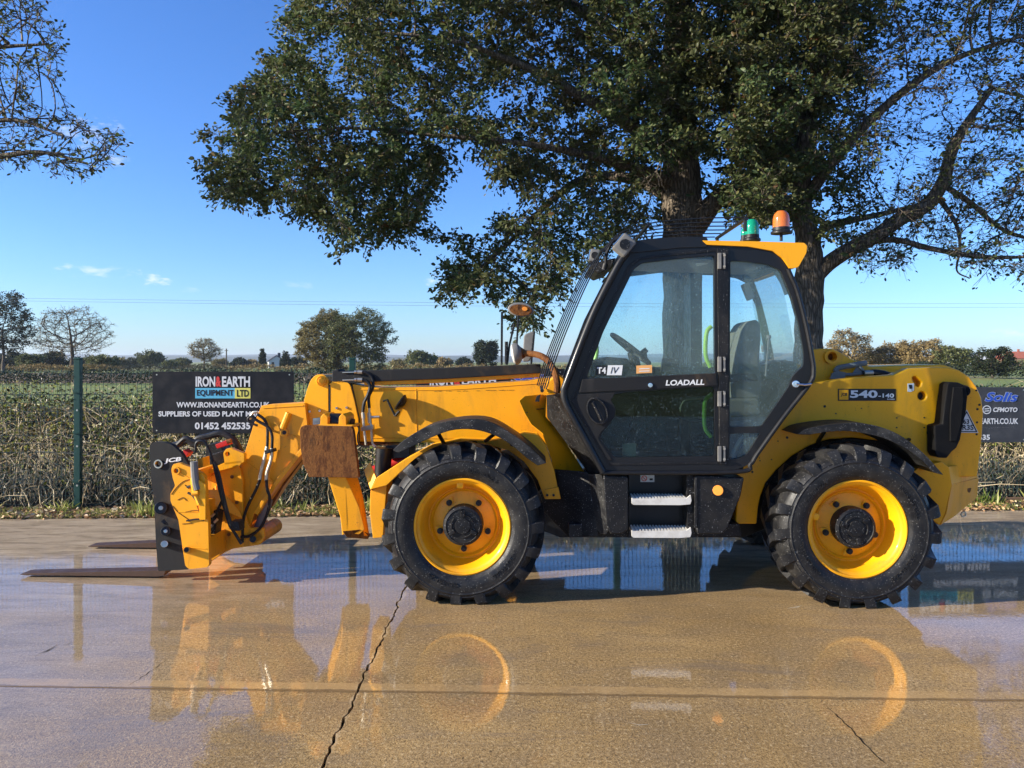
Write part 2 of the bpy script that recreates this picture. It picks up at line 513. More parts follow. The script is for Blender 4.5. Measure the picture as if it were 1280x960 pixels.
YEL = (0.93, 0.402, 0.004)
M = dict(
    yellow=paint('yellow_paint', YEL),
    yellow_worn=paint('worn_yellow_paint', (0.90, 0.372, 0.005), 0.42, (0.09, 0.045, 0.018), 0.85),
    black_paint=paint('black_paint', (0.007, 0.007, 0.008), 0.34, (0.05, 0.045, 0.04), 0.25, 0.12, False),
    plate_black=paint('scuffed_black_paint', (0.008, 0.008, 0.009), 0.55, (0.07, 0.065, 0.06), 0.4, 0.0, True),
    plastic=plastic('black_plastic', (0.008, 0.008, 0.009)),
    matt_black=plastic('matt_black_plastic', (0.005, 0.005, 0.0055), 0.6, (0.02, 0.02, 0.02), 0.2, False, 0.15),
    worn_plastic=plastic('chalky_black_plastic', (0.010, 0.010, 0.011), 0.45, (0.15, 0.145, 0.13), 0.4),
    rubber=plastic('hose_rubber', (0.012, 0.012, 0.013), 0.35, (0.08, 0.07, 0.06), 0.3, False),
    grey_hose=plastic('grey_hose_sleeve', (0.22, 0.22, 0.22), 0.4, (0.3, 0.28, 0.25), 0.4, False),
    tyre=tyre_mat(),
    rust=rust_mat(),
    fork=metal('fork_steel', (0.10, 0.055, 0.035), 0.45, 0.35),
    steel=metal('zinc_steel', (0.62, 0.58, 0.48), 0.35),
    chrome=metal('chrome', (0.75, 0.75, 0.75), 0.12), lamp_face=plain('pale_lamp_face', (0.62, 0.61, 0.58), 0.25),
    white=plain('white_paint', (0.78, 0.78, 0.76), 0.5),
    step=plastic('worn_white_step', (0.62, 0.60, 0.55), 0.55, (0.25, 0.22, 0.18), 0.8, False),
    seat=plain('grey_seat_fabric', (0.13, 0.125, 0.10), 0.85),
    lining=plain('grey_headlining', (0.30, 0.30, 0.28), 0.8),
    green=plain('lime_green_handle', (0.36, 0.62, 0.08), 0.4),
    red=plain('red_paint', (0.50, 0.02, 0.015), 0.4),
    lamp_grey=plastic('weathered_lamp_plastic', (0.16, 0.155, 0.145), 0.5, (0.34, 0.32, 0.28), 0.7, False),
    decal_orange=plain('orange_sticker', (0.85, 0.42, 0.14), 0.5),
    decal_blue=plain('sign_cyan', (0.13, 0.52, 0.72), 0.5),
    decal_teal=plain('sign_teal', (0.05, 0.42, 0.50), 0.5),
    decal_yellow=plain('sign_yellow', (0.86, 0.78, 0.16), 0.5),
    decal_royal=plain('sign_royal_blue', (0.03, 0.10, 0.55), 0.5),
    decal_red=plain('sign_red', (0.75, 0.06, 0.05), 0.5),
    sign_black=plastic('sign_black', (0.009, 0.009, 0.011), 0.45, (0.05, 0.05, 0.055), 0.4, False),
    ink=plain('black_ink', (0.012, 0.012, 0.013), 0.5),
    amber_dot=plain('amber_reflector', (0.95, 0.33, 0.04), 0.3),
    fence=plain('green_fence_paint', (0.010, 0.060, 0.045), 0.45),
    sign_grey=plastic('faded_sign_face', (0.050, 0.052, 0.056), 0.5, (0.13, 0.13, 0.13), 0.5, False),
    wire=plain('fence_wire', (0.035, 0.070, 0.058), 0.4, 0.5),
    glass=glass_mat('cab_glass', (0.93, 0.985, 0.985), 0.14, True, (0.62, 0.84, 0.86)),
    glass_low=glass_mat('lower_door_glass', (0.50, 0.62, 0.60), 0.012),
    glass_far=glass_mat('far_cab_glass', (0.90, 0.97, 0.985), 0.03, False),
)
def lens(name, c):
    m, nt, b = mat(name)
    b.inputs['Base Color'].default_value = (*c, 1)
    b.inputs['Roughness'].default_value = 0.08
    b.inputs['Subsurface Weight'].default_value = 0.0
    b.inputs['Transmission Weight'].default_value = 0.45
    b.inputs['Coat Weight'].default_value = 0.6
    return m
M['amber'] = lens('amber_lens', (0.95, 0.24, 0.02))
M['green_lens'] = lens('green_lens', (0.01, 0.42, 0.22))
# ================================================================== GROUND
def concrete_mat():
    m, nt, b = mat('wet_concrete')
    co = obj_co(nt)
    sep = nd(nt, 'ShaderNodeSeparateXYZ'); nt.links.new(co, sep.inputs[0])
    X, Y = sep.outputs['X'], sep.outputs['Y']
    big = noise(nt, 0.55, 6, 0.6, co, 0.4)
    midn = noise(nt, 3.2, 6, 0.65, scaled(nt, co, (0.7, 1.3, 1)))
    fine = noise(nt, 50.0, 4, 0.8, co)
    grit = noise(nt, 120.0, 3, 0.7, co)
    pit = noise(nt, 34.0, 3, 0.7, co)
    rough_zone = ramp(nt, noise(nt, 0.9, 4, 0.6, scaled(nt, co, (0.5, 1.5, 1))), [(0.42, 0.35), (0.60, 1.0)])
    c = ramp(nt, big, [(0.30, (0.285, 0.190, 0.088)), (0.45, (0.410, 0.258, 0.100)), (0.58, (0.500, 0.318, 0.124)), (0.72, (0.460, 0.335, 0.190))])
    c = mix(nt, ramp(nt, midn, [(0.36, 0.6), (0.56, 0.0)]), c, (0.300, 0.205, 0.105))
    c = mix(nt, ramp(nt, fine, [(0.36, 0.9), (0.49, 0.0)]), c, (0.190, 0.118, 0.050))
    c = mix(nt, ramp(nt, fine, [(0.55, 0.0), (0.66, 0.75)]), c, (0.76, 0.56, 0.30))
    c = mix(nt, ramp(nt, grit, [(0.38, 0.85), (0.47, 0.0)]), c, (0.115, 0.070, 0.030))
    c = mix(nt, math_(nt, 'MULTIPLY', rough_zone, ramp(nt, pit, [(0.28, 1.0), (0.39, 0.0)])), c, (0.045, 0.030, 0.018))
    stain = noise(nt, 1.6, 7, 0.7, scaled(nt, co, (0.45, 1.6, 1)), 0.8)
    c = mix(nt, ramp(nt, stain, [(0.55, 0.0), (0.70, 0.7)]), c, (0.200, 0.150, 0.105))
    farm = nd(nt, 'ShaderNodeMapRange'); farm.inputs['From Min'].default_value = 5.2; farm.inputs['From Max'].default_value = 7.4; farm.interpolation_type = 'SMOOTHSTEP'
    nt.links.new(math_(nt, 'ADD', Y, math_(nt, 'MULTIPLY_ADD', big, 1.6, -0.8)), farm.inputs['Value'])
    rotn = nd(nt, 'ShaderNodeMapping'); rotn.inputs['Rotation'].default_value = (0, 0, R(-32)); rotn.inputs['Scale'].default_value = (0.8, 3.4, 1); nt.links.new(co, rotn.inputs['Vector'])
    strk = noise(nt, 2.4, 7, 0.75, rotn.outputs['Vector'], 0.5)
    grey = ramp(nt, strk, [(0.32, (0.150, 0.116, 0.080)), (0.50, (0.330, 0.258, 0.175)), (0.68, (0.480, 0.390, 0.280))])
    c = mix(nt, math_(nt, 'MULTIPLY', farm.outputs[0], 0.85), c, grey)
    left = nd(nt, 'ShaderNodeMapRange'); left.inputs['From Min'].default_value = -0.6; left.inputs['From Max'].default_value = -2.0; nt.links.new(math_(nt, 'MULTIPLY_ADD', big, 1.5, X), left.inputs['Value'])
    c = mix(nt, math_(nt, 'MULTIPLY', left.outputs[0], 0.45), c, grey)
    # smooth trowelled margin along the cross joint
    dj = math_(nt, 'SUBTRACT', Y, math_(nt, 'MULTIPLY_ADD', X, -0.033, 4.200))
    dj = math_(nt, 'ADD', dj, math_(nt, 'MULTIPLY_ADD', noise(nt, 6.0, 5, 0.7, co), 0.05, -0.025))
    band = math_(nt, 'MULTIPLY', math_(nt, 'GREATER_THAN', dj, 0.0), math_(nt, 'LESS_THAN', dj, 0.105))
    band = math_(nt, 'MULTIPLY', band, ramp(nt, noise(nt, 2.6, 6, 0.7, co), [(0.36, 0.15), (0.56, 1.0)]))
    c = mix(nt, math_(nt, 'MULTIPLY', band, 0.65), c, (0.48, 0.305, 0.125))
    ck = math_(nt, 'ABSOLUTE', math_(nt, 'ADD', math_(nt, 'MULTIPLY_ADD', noise(nt, 9.0, 5, 0.75, co), 0.11, -0.055), math_(nt, 'ADD', X, 0.85)))
    c = mix(nt, math_(nt, 'MULTIPLY', math_(nt, 'LESS_THAN', ck, 0.015), ramp(nt, midn, [(0.42, 0.0), (0.6, 0.55)])), c, (0.62, 0.46, 0.25))
    lip = math_(nt, 'LESS_THAN', math_(nt, 'ABSOLUTE', dj), math_(nt, 'MULTIPLY', midn, 0.035))
    c = mix(nt, math_(nt, 'MULTIPLY', lip, 0.6), c, (0.13, 0.08, 0.04))
    nt.links.new(c, b.inputs['Base Color'])
    b.inputs['Roughness'].default_value = 0.75
    b.inputs['Specular IOR Level'].default_value = 0.12
    h = mix(nt, 0.5, fine, grit)
    h = mix(nt, math_(nt, 'MULTIPLY', band, 0.8), h, 0.5)
    nrm = bump(nt, h, 0.75, 0.012)
    nt.links.new(nrm, b.inputs['Normal'])
    # film of water: fully wet nearly everywhere, broken where the aggregate stands proud, thin on the far left strip
    wetn = noise(nt, 1.1, 5, 0.65, scaled(nt, co, (0.6, 1.4, 1)), 0.3)
    wet = ramp(nt, wetn, [(0.30, 0.70), (0.52, 1.0)])
    br = ramp(nt, fine, [(0.58, 1.0), (0.72, 0.45)])
    far = nd(nt, 'ShaderNodeMapRange'); far.inputs['From Min'].default_value = 5.7; far.inputs['From Max'].default_value = 6.3
    nt.links.new(Y, far.inputs['Value'])
    wet = math_(nt, 'MULTIPLY', wet, mix(nt, far.outputs[0], br, 1.0))
    back = nd(nt, 'ShaderNodeMapRange'); back.inputs['From Min'].default_value = 7.6; back.inputs['From Max'].default_value = 8.5
    nt.links.new(math_(nt, 'ADD', math_(nt, 'MULTIPLY_ADD', X, -0.12, Y), math_(nt, 'MULTIPLY', midn, 0.9)), back.inputs['Value'])
    wet = math_(nt, 'MULTIPLY', wet, math_(nt, 'SUBTRACT', 1.0, math_(nt, 'MULTIPLY', back.outputs[0], 0.75)))
    nt.links.new(wet, b.inputs['Coat Weight'])
    b.inputs['Coat IOR'].default_value = 1.76
    rg = ramp(nt, wetn, [(0.35, 0.06), (0.6, 0.010)])
    nt.links.new(mix(nt, far.outputs[0], rg, 0.008), b.inputs['Coat Roughness'])
    rip = noise(nt, 9.0, 3, 0.5, scaled(nt, co, (1.6, 0.7, 1)))
    rip2 = noise(nt, 34.0, 2, 0.5, co)
    cn = bump(nt, rip, 0.045, 0.006)
    cn = bump(nt, rip2, 0.10, 0.002, cn)
    nt.links.new(cn, b.inputs['Coat Normal'])
    return m

def soil_mat():
    m, nt, b = mat('verge_soil')
    co = obj_co(nt)
    c = ramp(nt, noise(nt, 4.0, 7, 0.7, co), [(0.3, (0.014, 0.010, 0.006)), (0.5, (0.028, 0.020, 0.010)), (0.7, (0.040, 0.038, 0.013))])
    nt.links.new(c, b.inputs['Base Color']); b.inputs['Roughness'].default_value = 0.95
    nt.links.new(bump(nt, noise(nt, 40.0, 4, 0.7, co), 0.8, 0.03), b.inputs['Normal'])
    return m

def field_mat():
    m, nt, b = mat('pasture')
    co = obj_co(nt)
    a = noise(nt, 0.012, 4, 0.55, co)
    f = noise(nt, 0.8, 6, 0.7, co)
    c = ramp(nt, a, [(0.35, (0.170, 0.210, 0.022)), (0.5, (0.140, 0.180, 0.022)), (0.56, (0.210, 0.165, 0.055)), (0.7, (0.130, 0.170, 0.022))])
    c = mix(nt, ramp(nt, f, [(0.35, 0.4), (0.65, 0.0)]), c, (0.130, 0.165, 0.022))
    nt.links.new(c, b.inputs['Base Color']); b.inputs['Roughness'].default_value = 0.95
    return m

MC = concrete_mat(); MS = soil_mat(); MF = field_mat()

# one sheet of pasture out to the horizon
bm = NB()
vs = [bm.verts.new(p) for p in ((-7000, -900, -.06), (7000, -900, -.06), (7000, 7000, -.06), (-7000, 7000, -.06))]
bm.faces.new(vs)
tag(part('field', bm, MF, None, None), kind='structure')

def edge_y(x): return 9.10 + 0.044 * x            # far edge of the concrete
def joint_y(x): return 4.20 - 0.033 * x           # cross joint
def jag(a, b, n, amp, seed):
    r = random.Random(seed); out = []; off = 0
    for i in range(n + 1):
        t = i / n
        off = off * .6 + r.uniform(-amp, amp)
        out.append((a[0] + (b[0] - a[0]) * t + (off if 0 < i < n else 0), a[1] + (b[1] - a[1]) * t))
    return out
bm = NB()
vs = [bm.verts.new(p) for p in ((-22, -14, -.035), (24, -14, -.035), (24, edge_y(24), -.035), (-22, edge_y(-22), -.035))]
bm.faces.new(vs)
yard = tag(part('yard', bm, MS, None, None), kind='structure')
xc = -0.85
yj = joint_y(xc)
def slab(loop):
    bm = NB(); t = NB()
    f = t.faces.new([t.verts.new((x, y, 0)) for x, y in loop])
    r_ = bmesh.ops.extrude_face_region(t, geom=[f])
    bmesh.ops.translate(t, vec=(0, 0, -.03), verts=[g for g in r_['geom'] if isinstance(g, bmesh.types.BMVert)])
    bmesh.ops.recalc_face_normals(t, faces=t.faces)
    merge(bm, t)
    return part('concrete_slab', bm, MC, yard, None)
g = .006
crackF = jag((xc, yj + g), (xc - .02, edge_y(xc)), 120, .011, 3)
crackN = jag((xc + .01, -14), (xc, yj - g), 420, .011, 5)
def widen(line, s, seed):
    r = random.Random(seed); return [(x + s * r.uniform(.003, .010), y) for x, y in line]
slab([(-22, edge_y(-22))] + [(-22, joint_y(-22) + g)] + widen(crackF, -1, 11) )
slab(widen(crackF, 1, 12)[::-1] + [(24, joint_y(24) + g), (24, edge_y(24))])
slab([(-22, joint_y(-22) - g), (-22, -14)] + widen(crackN, -1, 13))
slab(widen(crackN, 1, 14)[::-1] + [(24, -14), (24, joint_y(24) - g)])

# hairline cracks, scuffs of paint and dead twigs lying on the concrete
def Gp(px, py, z=0.0):
    D = F * (H - z) / (py - HY); return Vector(((px - CX) / F * D, D, z))
def ribbon(bm, pts, w, z, seed=0, jit=.006):
    r = random.Random(seed)
    P = []
    for a, b in zip(pts, pts[1:]):
        A, B = Gp(*a), Gp(*b); n = max(2, int((B - A).length / .03))
        for i in range(n): P.append(A.lerp(B, i / n) + Vector((r.uniform(-jit, jit), r.uniform(-jit, jit), 0)))
    P.append(Gp(*pts[-1]))
    L, Rr = [], []
    for i, p in enumerate(P):
        d = (P[min(i + 1, len(P) - 1)] - P[max(i - 1, 0)]).normalized(); s = Vector((-d.y, d.x, 0))
        ww = w * r.uniform(.4, 1.2) * (min(i, len(P) - 1 - i, 4) / 4 + .1)
        L.append(bm.verts.new((p + s * ww) + Vector((0, 0, z)))); Rr.append(bm.verts.new((p - s * ww) + Vector((0, 0, z))))
    for i in range(len(P) - 1): bm.faces.new((L[i], L[i + 1], Rr[i + 1], Rr[i]))
MCR = plain('crack_dirt', (0.022, 0.014, 0.008), 0.9, 0.1)
for i, pts in enumerate(([(1032, 882), (1060, 908), (1085, 935), (1112, 960)], [(215, 820), (190, 838), (160, 858)])):
    bm = NB(); ribbon(bm, pts, .0035 if i == 0 else .0018, .0015, i); part('hairline_crack', bm, MCR, yard, None)
bm = NB()
for pts in ([(42, 821), (58, 814), (73, 806)], [(80, 808), (90, 803)]): ribbon(bm, pts, .006, .003, 4, .004)
tag(part('fallen_twig', bm, plain('dead_twig', (.02, .014, .01), .9), None, None), 'short dark dead twig lying on wet concrete in front of the fork tips', 'twig')
MPS = plain('worn_paint_mark', (0.50, 0.44, 0.33), 0.7, 0.2)
bm = NB()
for pts, w in (([(786, 904), (800, 906), (812, 905)], .006), ([(788, 908), (803, 908)], .004), ([(985, 761), (1003, 757)], .012), ([(884, 756), (890, 757)], .01)): ribbon(bm, pts, w, .0012, 8, .006)
part('paint_mark', bm, MPS, yard, None)

# ------------------------------------------------------------------ verge and scrub bank
def fence_y(x): return 9.72 + 0.052 * x
def bank_h(x, y):
    t = (y - fence_y(x) - .1) / 3.4
    return 1.15 * max(0.0, min(1.0, t)) ** 0.8
nx, ny = 140, 34
xs = np.linspace(-13, 16, nx)
V = []
for j in range(ny):
    for i in range(nx):
        x = xs[i]; y = edge_y(x) + .0 + (16.5 - edge_y(x)) * (j / (ny - 1)) ** 1.2
        z = -.012 + bank_h(x, y) * .80 + (0 if j < 2 else random.uniform(-.02, .05))
        if y > 15.0: z *= max(0, (16.5 - y) / 1.5)
        V.append((x, y, z - (.05 if j == ny - 1 else 0)))
Fc = [(j * nx + i, j * nx + i + 1, (j + 1) * nx + i + 1, (j + 1) * nx + i) for j in range(ny - 1) for i in range(nx - 1)]
me = np_mesh('verge', np.array(V), np.array(Fc), 4)
tag(link('verge', me, MS), kind='structure')

# ------------------------------------------------------------------ leaf / stem builders (numpy)
def rot_from(dirs, spin):
    """Frames whose Y axis is dirs, rolled by spin."""
    d = dirs / np.linalg.norm(dirs, axis=1, keepdims=True)
    up = np.where(np.abs(d[:, 2:3]) > .9, np.array([[1., 0, 0]]), np.array([[0, 0, 1.]]))
    x = np.cross(d, up); x /= np.linalg.norm(x, axis=1, keepdims=True)
    z = np.cross(x, d)
    c, s = np.cos(spin)[:, None], np.sin(spin)[:, None]
    return x * c + z * s, d, z * c - x * s

OAK_V = np.array([(0, 0, 0), (-.26, .42, .08), (-.20, .80, .04), (0, 1.0, -.10), (.20, .80, .04), (.26, .42, .08)])
OAK_F = np.array([(0, 2, 1), (0, 3, 2), (0, 4, 3), (0, 5, 4)])
LEAF_V = np.array([(0, 0, 0), (-.25, .5, .07), (0, 1, -.05), (.25, .5, .07)])
LEAF_F = np.array([(0, 2, 1), (0, 3, 2)])
def leaves(name, P, D, S, material, tv, tf, parent=None):
    n = len(P)
    X, Y, Z = rot_from(D, rng.uniform(0, 2 * np.pi, n))
    wd = rng.uniform(.65, 1.25, n)[:, None, None]
    v = P[:, None, :] + S[:, None, None] * (tv[None, :, 0:1] * wd * X[:, None] + tv[None, :, 1:2] * Y[:, None] + tv[None, :, 2:3] * Z[:, None])
    f = tf[None] + (np.arange(n) * len(tv))[:, None, None]
    return link(name, np_mesh(name, v.reshape(-1, 3), f.reshape(-1, 3), 3), material, parent)

def sticks(A, B, ra, rb, sides):
    """Tapered prisms from A to B."""
    n = len(A)
    d = B - A; ln = np.linalg.norm(d, axis=1, keepdims=True); ln[ln == 0] = 1e-6
    X, Y, Z = rot_from(d / ln, np.zeros(n))
    a = np.arange(sides) / sides * 2 * np.pi
    ring = np.cos(a)[None, :, None] * X[:, None] + np.sin(a)[None, :, None] * Z[:, None]
    v = np.concatenate([A[:, None] + ring * ra[:, None, None], B[:, None] + ring * rb[:, None, None]], 1)
    base = (np.arange(n) * 2 * sides)[:, None, None]
    j = np.arange(sides)
    q = np.stack([j, (j + 1) % sides, (j + 1) % sides + sides, j + sides], 1)
    return v.reshape(-1, 3), (base + q[None]).reshape(-1, 4)

def join_np(blocks):
    vs, fs, o = [], [], 0
    for v, f in blocks:
        vs.append(v); fs.append(f + o); o += len(v)
    return np.concatenate(vs), np.concatenate(fs)

def randdir(n, z0=-1.0, z1=1.0):
    z = rng.uniform(z0, z1, n); a = rng.uniform(0, 2 * np.pi, n); r = np.sqrt(np.maximum(0, 1 - z * z))
    return np.stack([r * np.cos(a), r * np.sin(a), z], 1)

# scrub hedge: bramble leaves, pale dead stems
M_BRAMBLE = leaf_mat('bramble_leaf', [(0.0, (0.012, 0.020, 0.005)), (0.34, (0.040, 0.060, 0.012)), (0.50, (0.130, 0.190, 0.030)), (0.76, (0.30, 0.37, 0.070)), (0.89, (0.66, 0.58, 0.26)), (0.92, (0.85, 0.75, 0.48)), (1.0, (0.20, 0.09, 0.035))], 0.38, 0.3)
M_STEM = leaf_mat('dead_stem', [(0.0, (0.10, 0.070, 0.035)), (0.45, (0.42, 0.31, 0.17)), (1.0, (0.85, 0.72, 0.48))], 0.0, 0.8)
hedge = empty('scrub_hedge', (0, 11.2, 0), 0, 'tangled bramble scrub with pale dead stems filling the bank behind the mesh fence', 'hedge')
hedge_off = Vector((0, -11.2, 0))
n = 116000
x = rng.uniform(-12.5, 12.5, n); t = rng.uniform(0, 1, n) ** 0.8
fy = 9.72 + 0.052 * x
y = fy + .16 + t * 3.9
lump = .5 + .5 * np.sin(x * 2.1 + 1.3 * np.sin(y * 1.7)) * np.sin(y * 2.4 + x * .6)
top = .17 + 1.06 * np.clip((t * 3.9) / 3.3, 0, 1) ** 0.85 + .18 * lump
z = top * np.clip(rng.beta(2.2, 1.2, n) * 1.08, 0, 1.14)
keep_ = rng.uniform(0, 1, n) < np.clip(.38 + t * 1.7, 0, 1)
x, y, z = x[keep_], y[keep_], z[keep_]; n = len(x)
P = np.stack([x, y - 11.2, z], 1)
D = randdir(n, -.5, .9)
S = rng.uniform(.035, .085, n)
tag(leaves('bramble_leaves', P, D, S, M_BRAMBLE, LEAF_V, LEAF_F, hedge), kind='stuff')
n2 = 14000
x2 = rng.uniform(-12.5, 12.5, n2); y2 = 9.72 + .052 * x2 + rng.uniform(.02, .75, n2)
P2 = np.stack([x2, y2 - 11.2, rng.beta(1.2, 2.2, n2) * (.30 + .30 * (.5 + .5 * np.sin(x2 * 1.9)))], 1)
M_IVY = leaf_mat('ground_ivy_leaf', [(0.0, (0.014, 0.026, 0.010)), (0.5, (0.035, 0.060, 0.018)), (0.85, (0.10, 0.14, 0.045)), (1.0, (0.45, 0.42, 0.28))], 0.2, 0.22)
tag(leaves('low_leaves', P2, randdir(n2, -.4, .8), rng.uniform(.03, .07, n2), M_IVY, LEAF_V, LEAF_F, hedge), kind='stuff')
blocks = []
def stems(n, ylo, yhi, zmax, lean, r0, seg=4):
    x = rng.uniform(-12.5, 12.5, n); y = 9.72 + .052 * x + rng.uniform(ylo, yhi, n)
    t = np.clip((y - 9.72 - .052 * x - .1) / 3.4, 0, 1)
    A = np.stack([x, y - 11.2, t ** .8 * .9], 1)
    hgt = rng.uniform(.35, 1, n) * zmax * (0.55 + .9 * t)
    d = np.stack([rng.normal(0, lean, n), rng.normal(0, lean * .6, n) , np.ones(n)], 1)
    r = rng.uniform(.5, 1.3, n) * r0
    for k in range(seg):
        B = A + d * (hgt / seg)[:, None] + rng.normal(0, .015, (n, 3))
        blocks.append(sticks(A, B, r * (1 - k / seg * .6), r * (1 - (k + 1) / seg * .6), 3))
        A = B; d = d + np.stack([rng.normal(0, lean * .5, n), rng.normal(0, lean * .3, n), -.25 * np.ones(n) * lean], 1)
stems(700, -.05, .2, .80, .45, .0060); stems(2350, .12, .9, .95, .45, .0060); stems(3050, .8, 3.6, .70, .6, .0060); stems(580, .0, 1.2, 1.1, 1.1, .0095); stems(620, .12, .5, .75, .25, .0065)
v, f = join_np(blocks)
tag(link('dead_stems', np_mesh('dead_stems', v, f, 4), M_STEM, hedge), kind='stuff')

# grass and dead leaves on the verge
M_GRASS = leaf_mat('verge_grass', [(0.0, (0.080, 0.130, 0.020)), (0.5, (0.190, 0.250, 0.040)), (0.85, (0.33, 0.36, 0.08)), (1.0, (0.55, 0.48, 0.22))], 0.4)
BL_V = np.array([(-.06, 0, 0), (.06, 0, 0), (.04, .55, .06), (-.04, .55, .06), (0, 1, .22)]); BL_F = np.array([(0, 1, 2), (0, 2, 3), (3, 2, 4)])
n = 36000
cl = rng.uniform(-12.5, 12.5, 970); ci = rng.integers(0, 970, n)
x = cl[ci] + rng.normal(0, .07, n)
w = rng.uniform(0, 1, 970)[ci]
y = 9.10 + .044 * x + .03 + w * .50 + rng.normal(0, .04, n)
ok = y > 9.10 + .044 * x + .015
P = np.stack([x, y, np.full(n, -.01)], 1)[ok]
D = np.stack([rng.normal(0, .45, n), rng.normal(-.1, .4, n), np.ones(n)], 1)[ok]
tag(leaves('verge_grass', P, D, (rng.uniform(.025, .085, n) * (1 + (rng.uniform(0, 1, 970) > .94)[ci] * 1.6))[ok], M_GRASS, BL_V, BL_F),
    'tufts of yellow green grass along the foot of the fence', 'grass', kind='stuff')
M_LITTER = leaf_mat('leaf_litter', [(0.0, (0.13, 0.045, 0.018)), (0.5, (0.30, 0.14, 0.05)), (0.8, (0.50, 0.32, 0.15)), (1.0, (0.62, 0.52, 0.34))], 0.1)
n = 12500
x = rng.uniform(-12.5, 12.5, n); y = 9.10 + .044 * x + rng.uniform(-.02, .6, n)
P = np.stack([x, y, rng.uniform(.0, .03, n)], 1)
tag(leaves('leaf_litter', P, randdir(n, -.15, .35), rng.uniform(.03, .075, n), M_LITTER, OAK_V, OAK_F), 'fallen brown oak leaves scattered on the verge', 'leaves', kind='stuff')

# ================================================================== FENCE
fence = empty('mesh_fence', (0, 9.72, 0), math.atan(0.052), 'dark green welded mesh fence with square posts along the back of the yard', 'fence')
post_x = [-12.06, -8.70, -5.34, -2.00, 1.34, 4.70, 8.05, 11.40]
tops = [1.74, 1.74, 1.72, 1.70, 1.66, 1.56, 1.5, 1.5]
first = None
for i, x in enumerate(post_x):
    h = [1.86, 1.86, 1.84, 1.84, 1.82, 1.68, 1.6, 1.6][i]
    bm = NB(); box(bm, (0, 0, h / 2 - .05), (.075, .075, h + .1), .006)
    box(bm, (0, 0, h + .012), (.083, .083, .024), .008)
    for z in (.35, .95, 1.45): box(bm, (.0, -.045, z), (.085, .014, .035), .003)
    p = part('fence_post', bm, M['fence'], fence); p.location = (x, .0, 0)
    bm = NB()
    for z in (.30, .78, 1.22): cyl(bm, (.012, -.056, z), (.012, -.045, z), .012, n=8)
    pieces('post_bolt', bm, M['steel'], p)
for i in range(7):
    x0, x1 = post_x[i] + .04, post_x[i + 1] - .04
    top = min(tops[i], tops[i + 1] + .02)
    nw = int(round((x1 - x0) / .050)); xs_ = np.linspace(x0 + .01, x1 - .01, nw)
    zs = [.06]; ys = [0.0]
    folds = (.32, .86, 1.36, top - .10)
    for fz in folds:
        zs += [fz - .05, fz, fz + .05]; ys += [0, -.045, 0]
    zs.append(top); ys.append(0.0)
    bl = []
    for k in range(len(zs) - 1):
        A = np.stack([xs_, np.full(nw, ys[k]), np.full(nw, zs[k])], 1); B = np.stack([xs_, np.full(nw, ys[k + 1]), np.full(nw, zs[k + 1])], 1)
        bl.append(sticks(A, B, np.full(nw, .0030), np.full(nw, .0030), 4))
    hz = [.06, .165] + [q for fz in folds for q in (fz - .05, fz + .05)] + [.55, .7, 1.08, 1.2]
    A = np.array([(x0, .005, q) for q in hz]); B = np.array([(x1, .005, q) for q in hz])
    bl.append(sticks(A, B, np.full(len(hz), .0030), np.full(len(hz), .0030), 4))
    v, f = join_np(bl)
    tag(link('wire_panel', np_mesh('wire_panel', v, f, 4), M['wire'], fence), kind='stuff')

bm = NB(); box(bm, (0, 0, .03), (3.5, .03, .075), .004)
o = tag(part('edging_board', bm, plain('weathered_timber', (.16, .095, .055), .85), None, 60), 'low weathered timber edging board at the foot of the fence behind the rear wheel', 'board')
o.location = (6.9, 9.72 + .052 * 6.9 - .16, 0); o.rotation_euler = (0, 0, math.atan(.052))

# ================================================================== SIGNS
def sign(name, label, px0, py0, px1, py1, drop=0.0, face='sign_black'):
    """Flat board hung on the near side of the fence; returns (root, board-coordinate function)."""
    x0 = (px0 - CX) / F; x1 = (px1 - CX) / F
    def at(px, py, off=0.0):
        k = (px - CX) / F
        D = (9.72 - .10 - off) / (1 - .052 * k)          # meets the line y = 9.72 + .052 x, 10 cm in front
        return W(px, py, D)
    c = at((px0 + px1) / 2, py1)
    root = empty(name, c, 0, label, 'sign')
    loc = lambda px, py, off=0.0: at(px, py, off) - c
    bm = NB()
    fr_ = [loc(px0, py0), loc(px1, py0 + drop), loc(px1, py1 + drop), loc(px0, py1)]
    hexa(bm, fr_, [p + Vector((0, .02, 0)) for p in fr_], .002)
    part('sign_board', bm, M[face], root)
    bm = NB()
    for u, v_ in ((.03, .05), (.97, .05), (.03, .95), (.97, .95)):
        p = loc(px0 + (px1 - px0) * u, py0 + (py1 - py0) * v_, .001); cyl(bm, p, p + Vector((0, .006, 0)), .009, n=8)
    pieces('sign_screw', bm, M['steel'], root)
    return root, loc
def stext(root, loc, s, b, m_, bold=.02, shear=0.0, off=.004):
    bm = NB(); letters(bm, s, *b, fn=lambda a, c_: loc(a, c_, off), bold=bold, shear=shear); return part('lettering', bm, m_, root, None)
def spanel(root, loc, b, m_, off=.002):
    bm = NB(); sheet(bm, [(b[0], b[1]), (b[2], b[1]), (b[2], b[3]), (b[0], b[3])], lambda a, c_: loc(a, c_, off)); return part('colour_block', bm, m_, root, None)

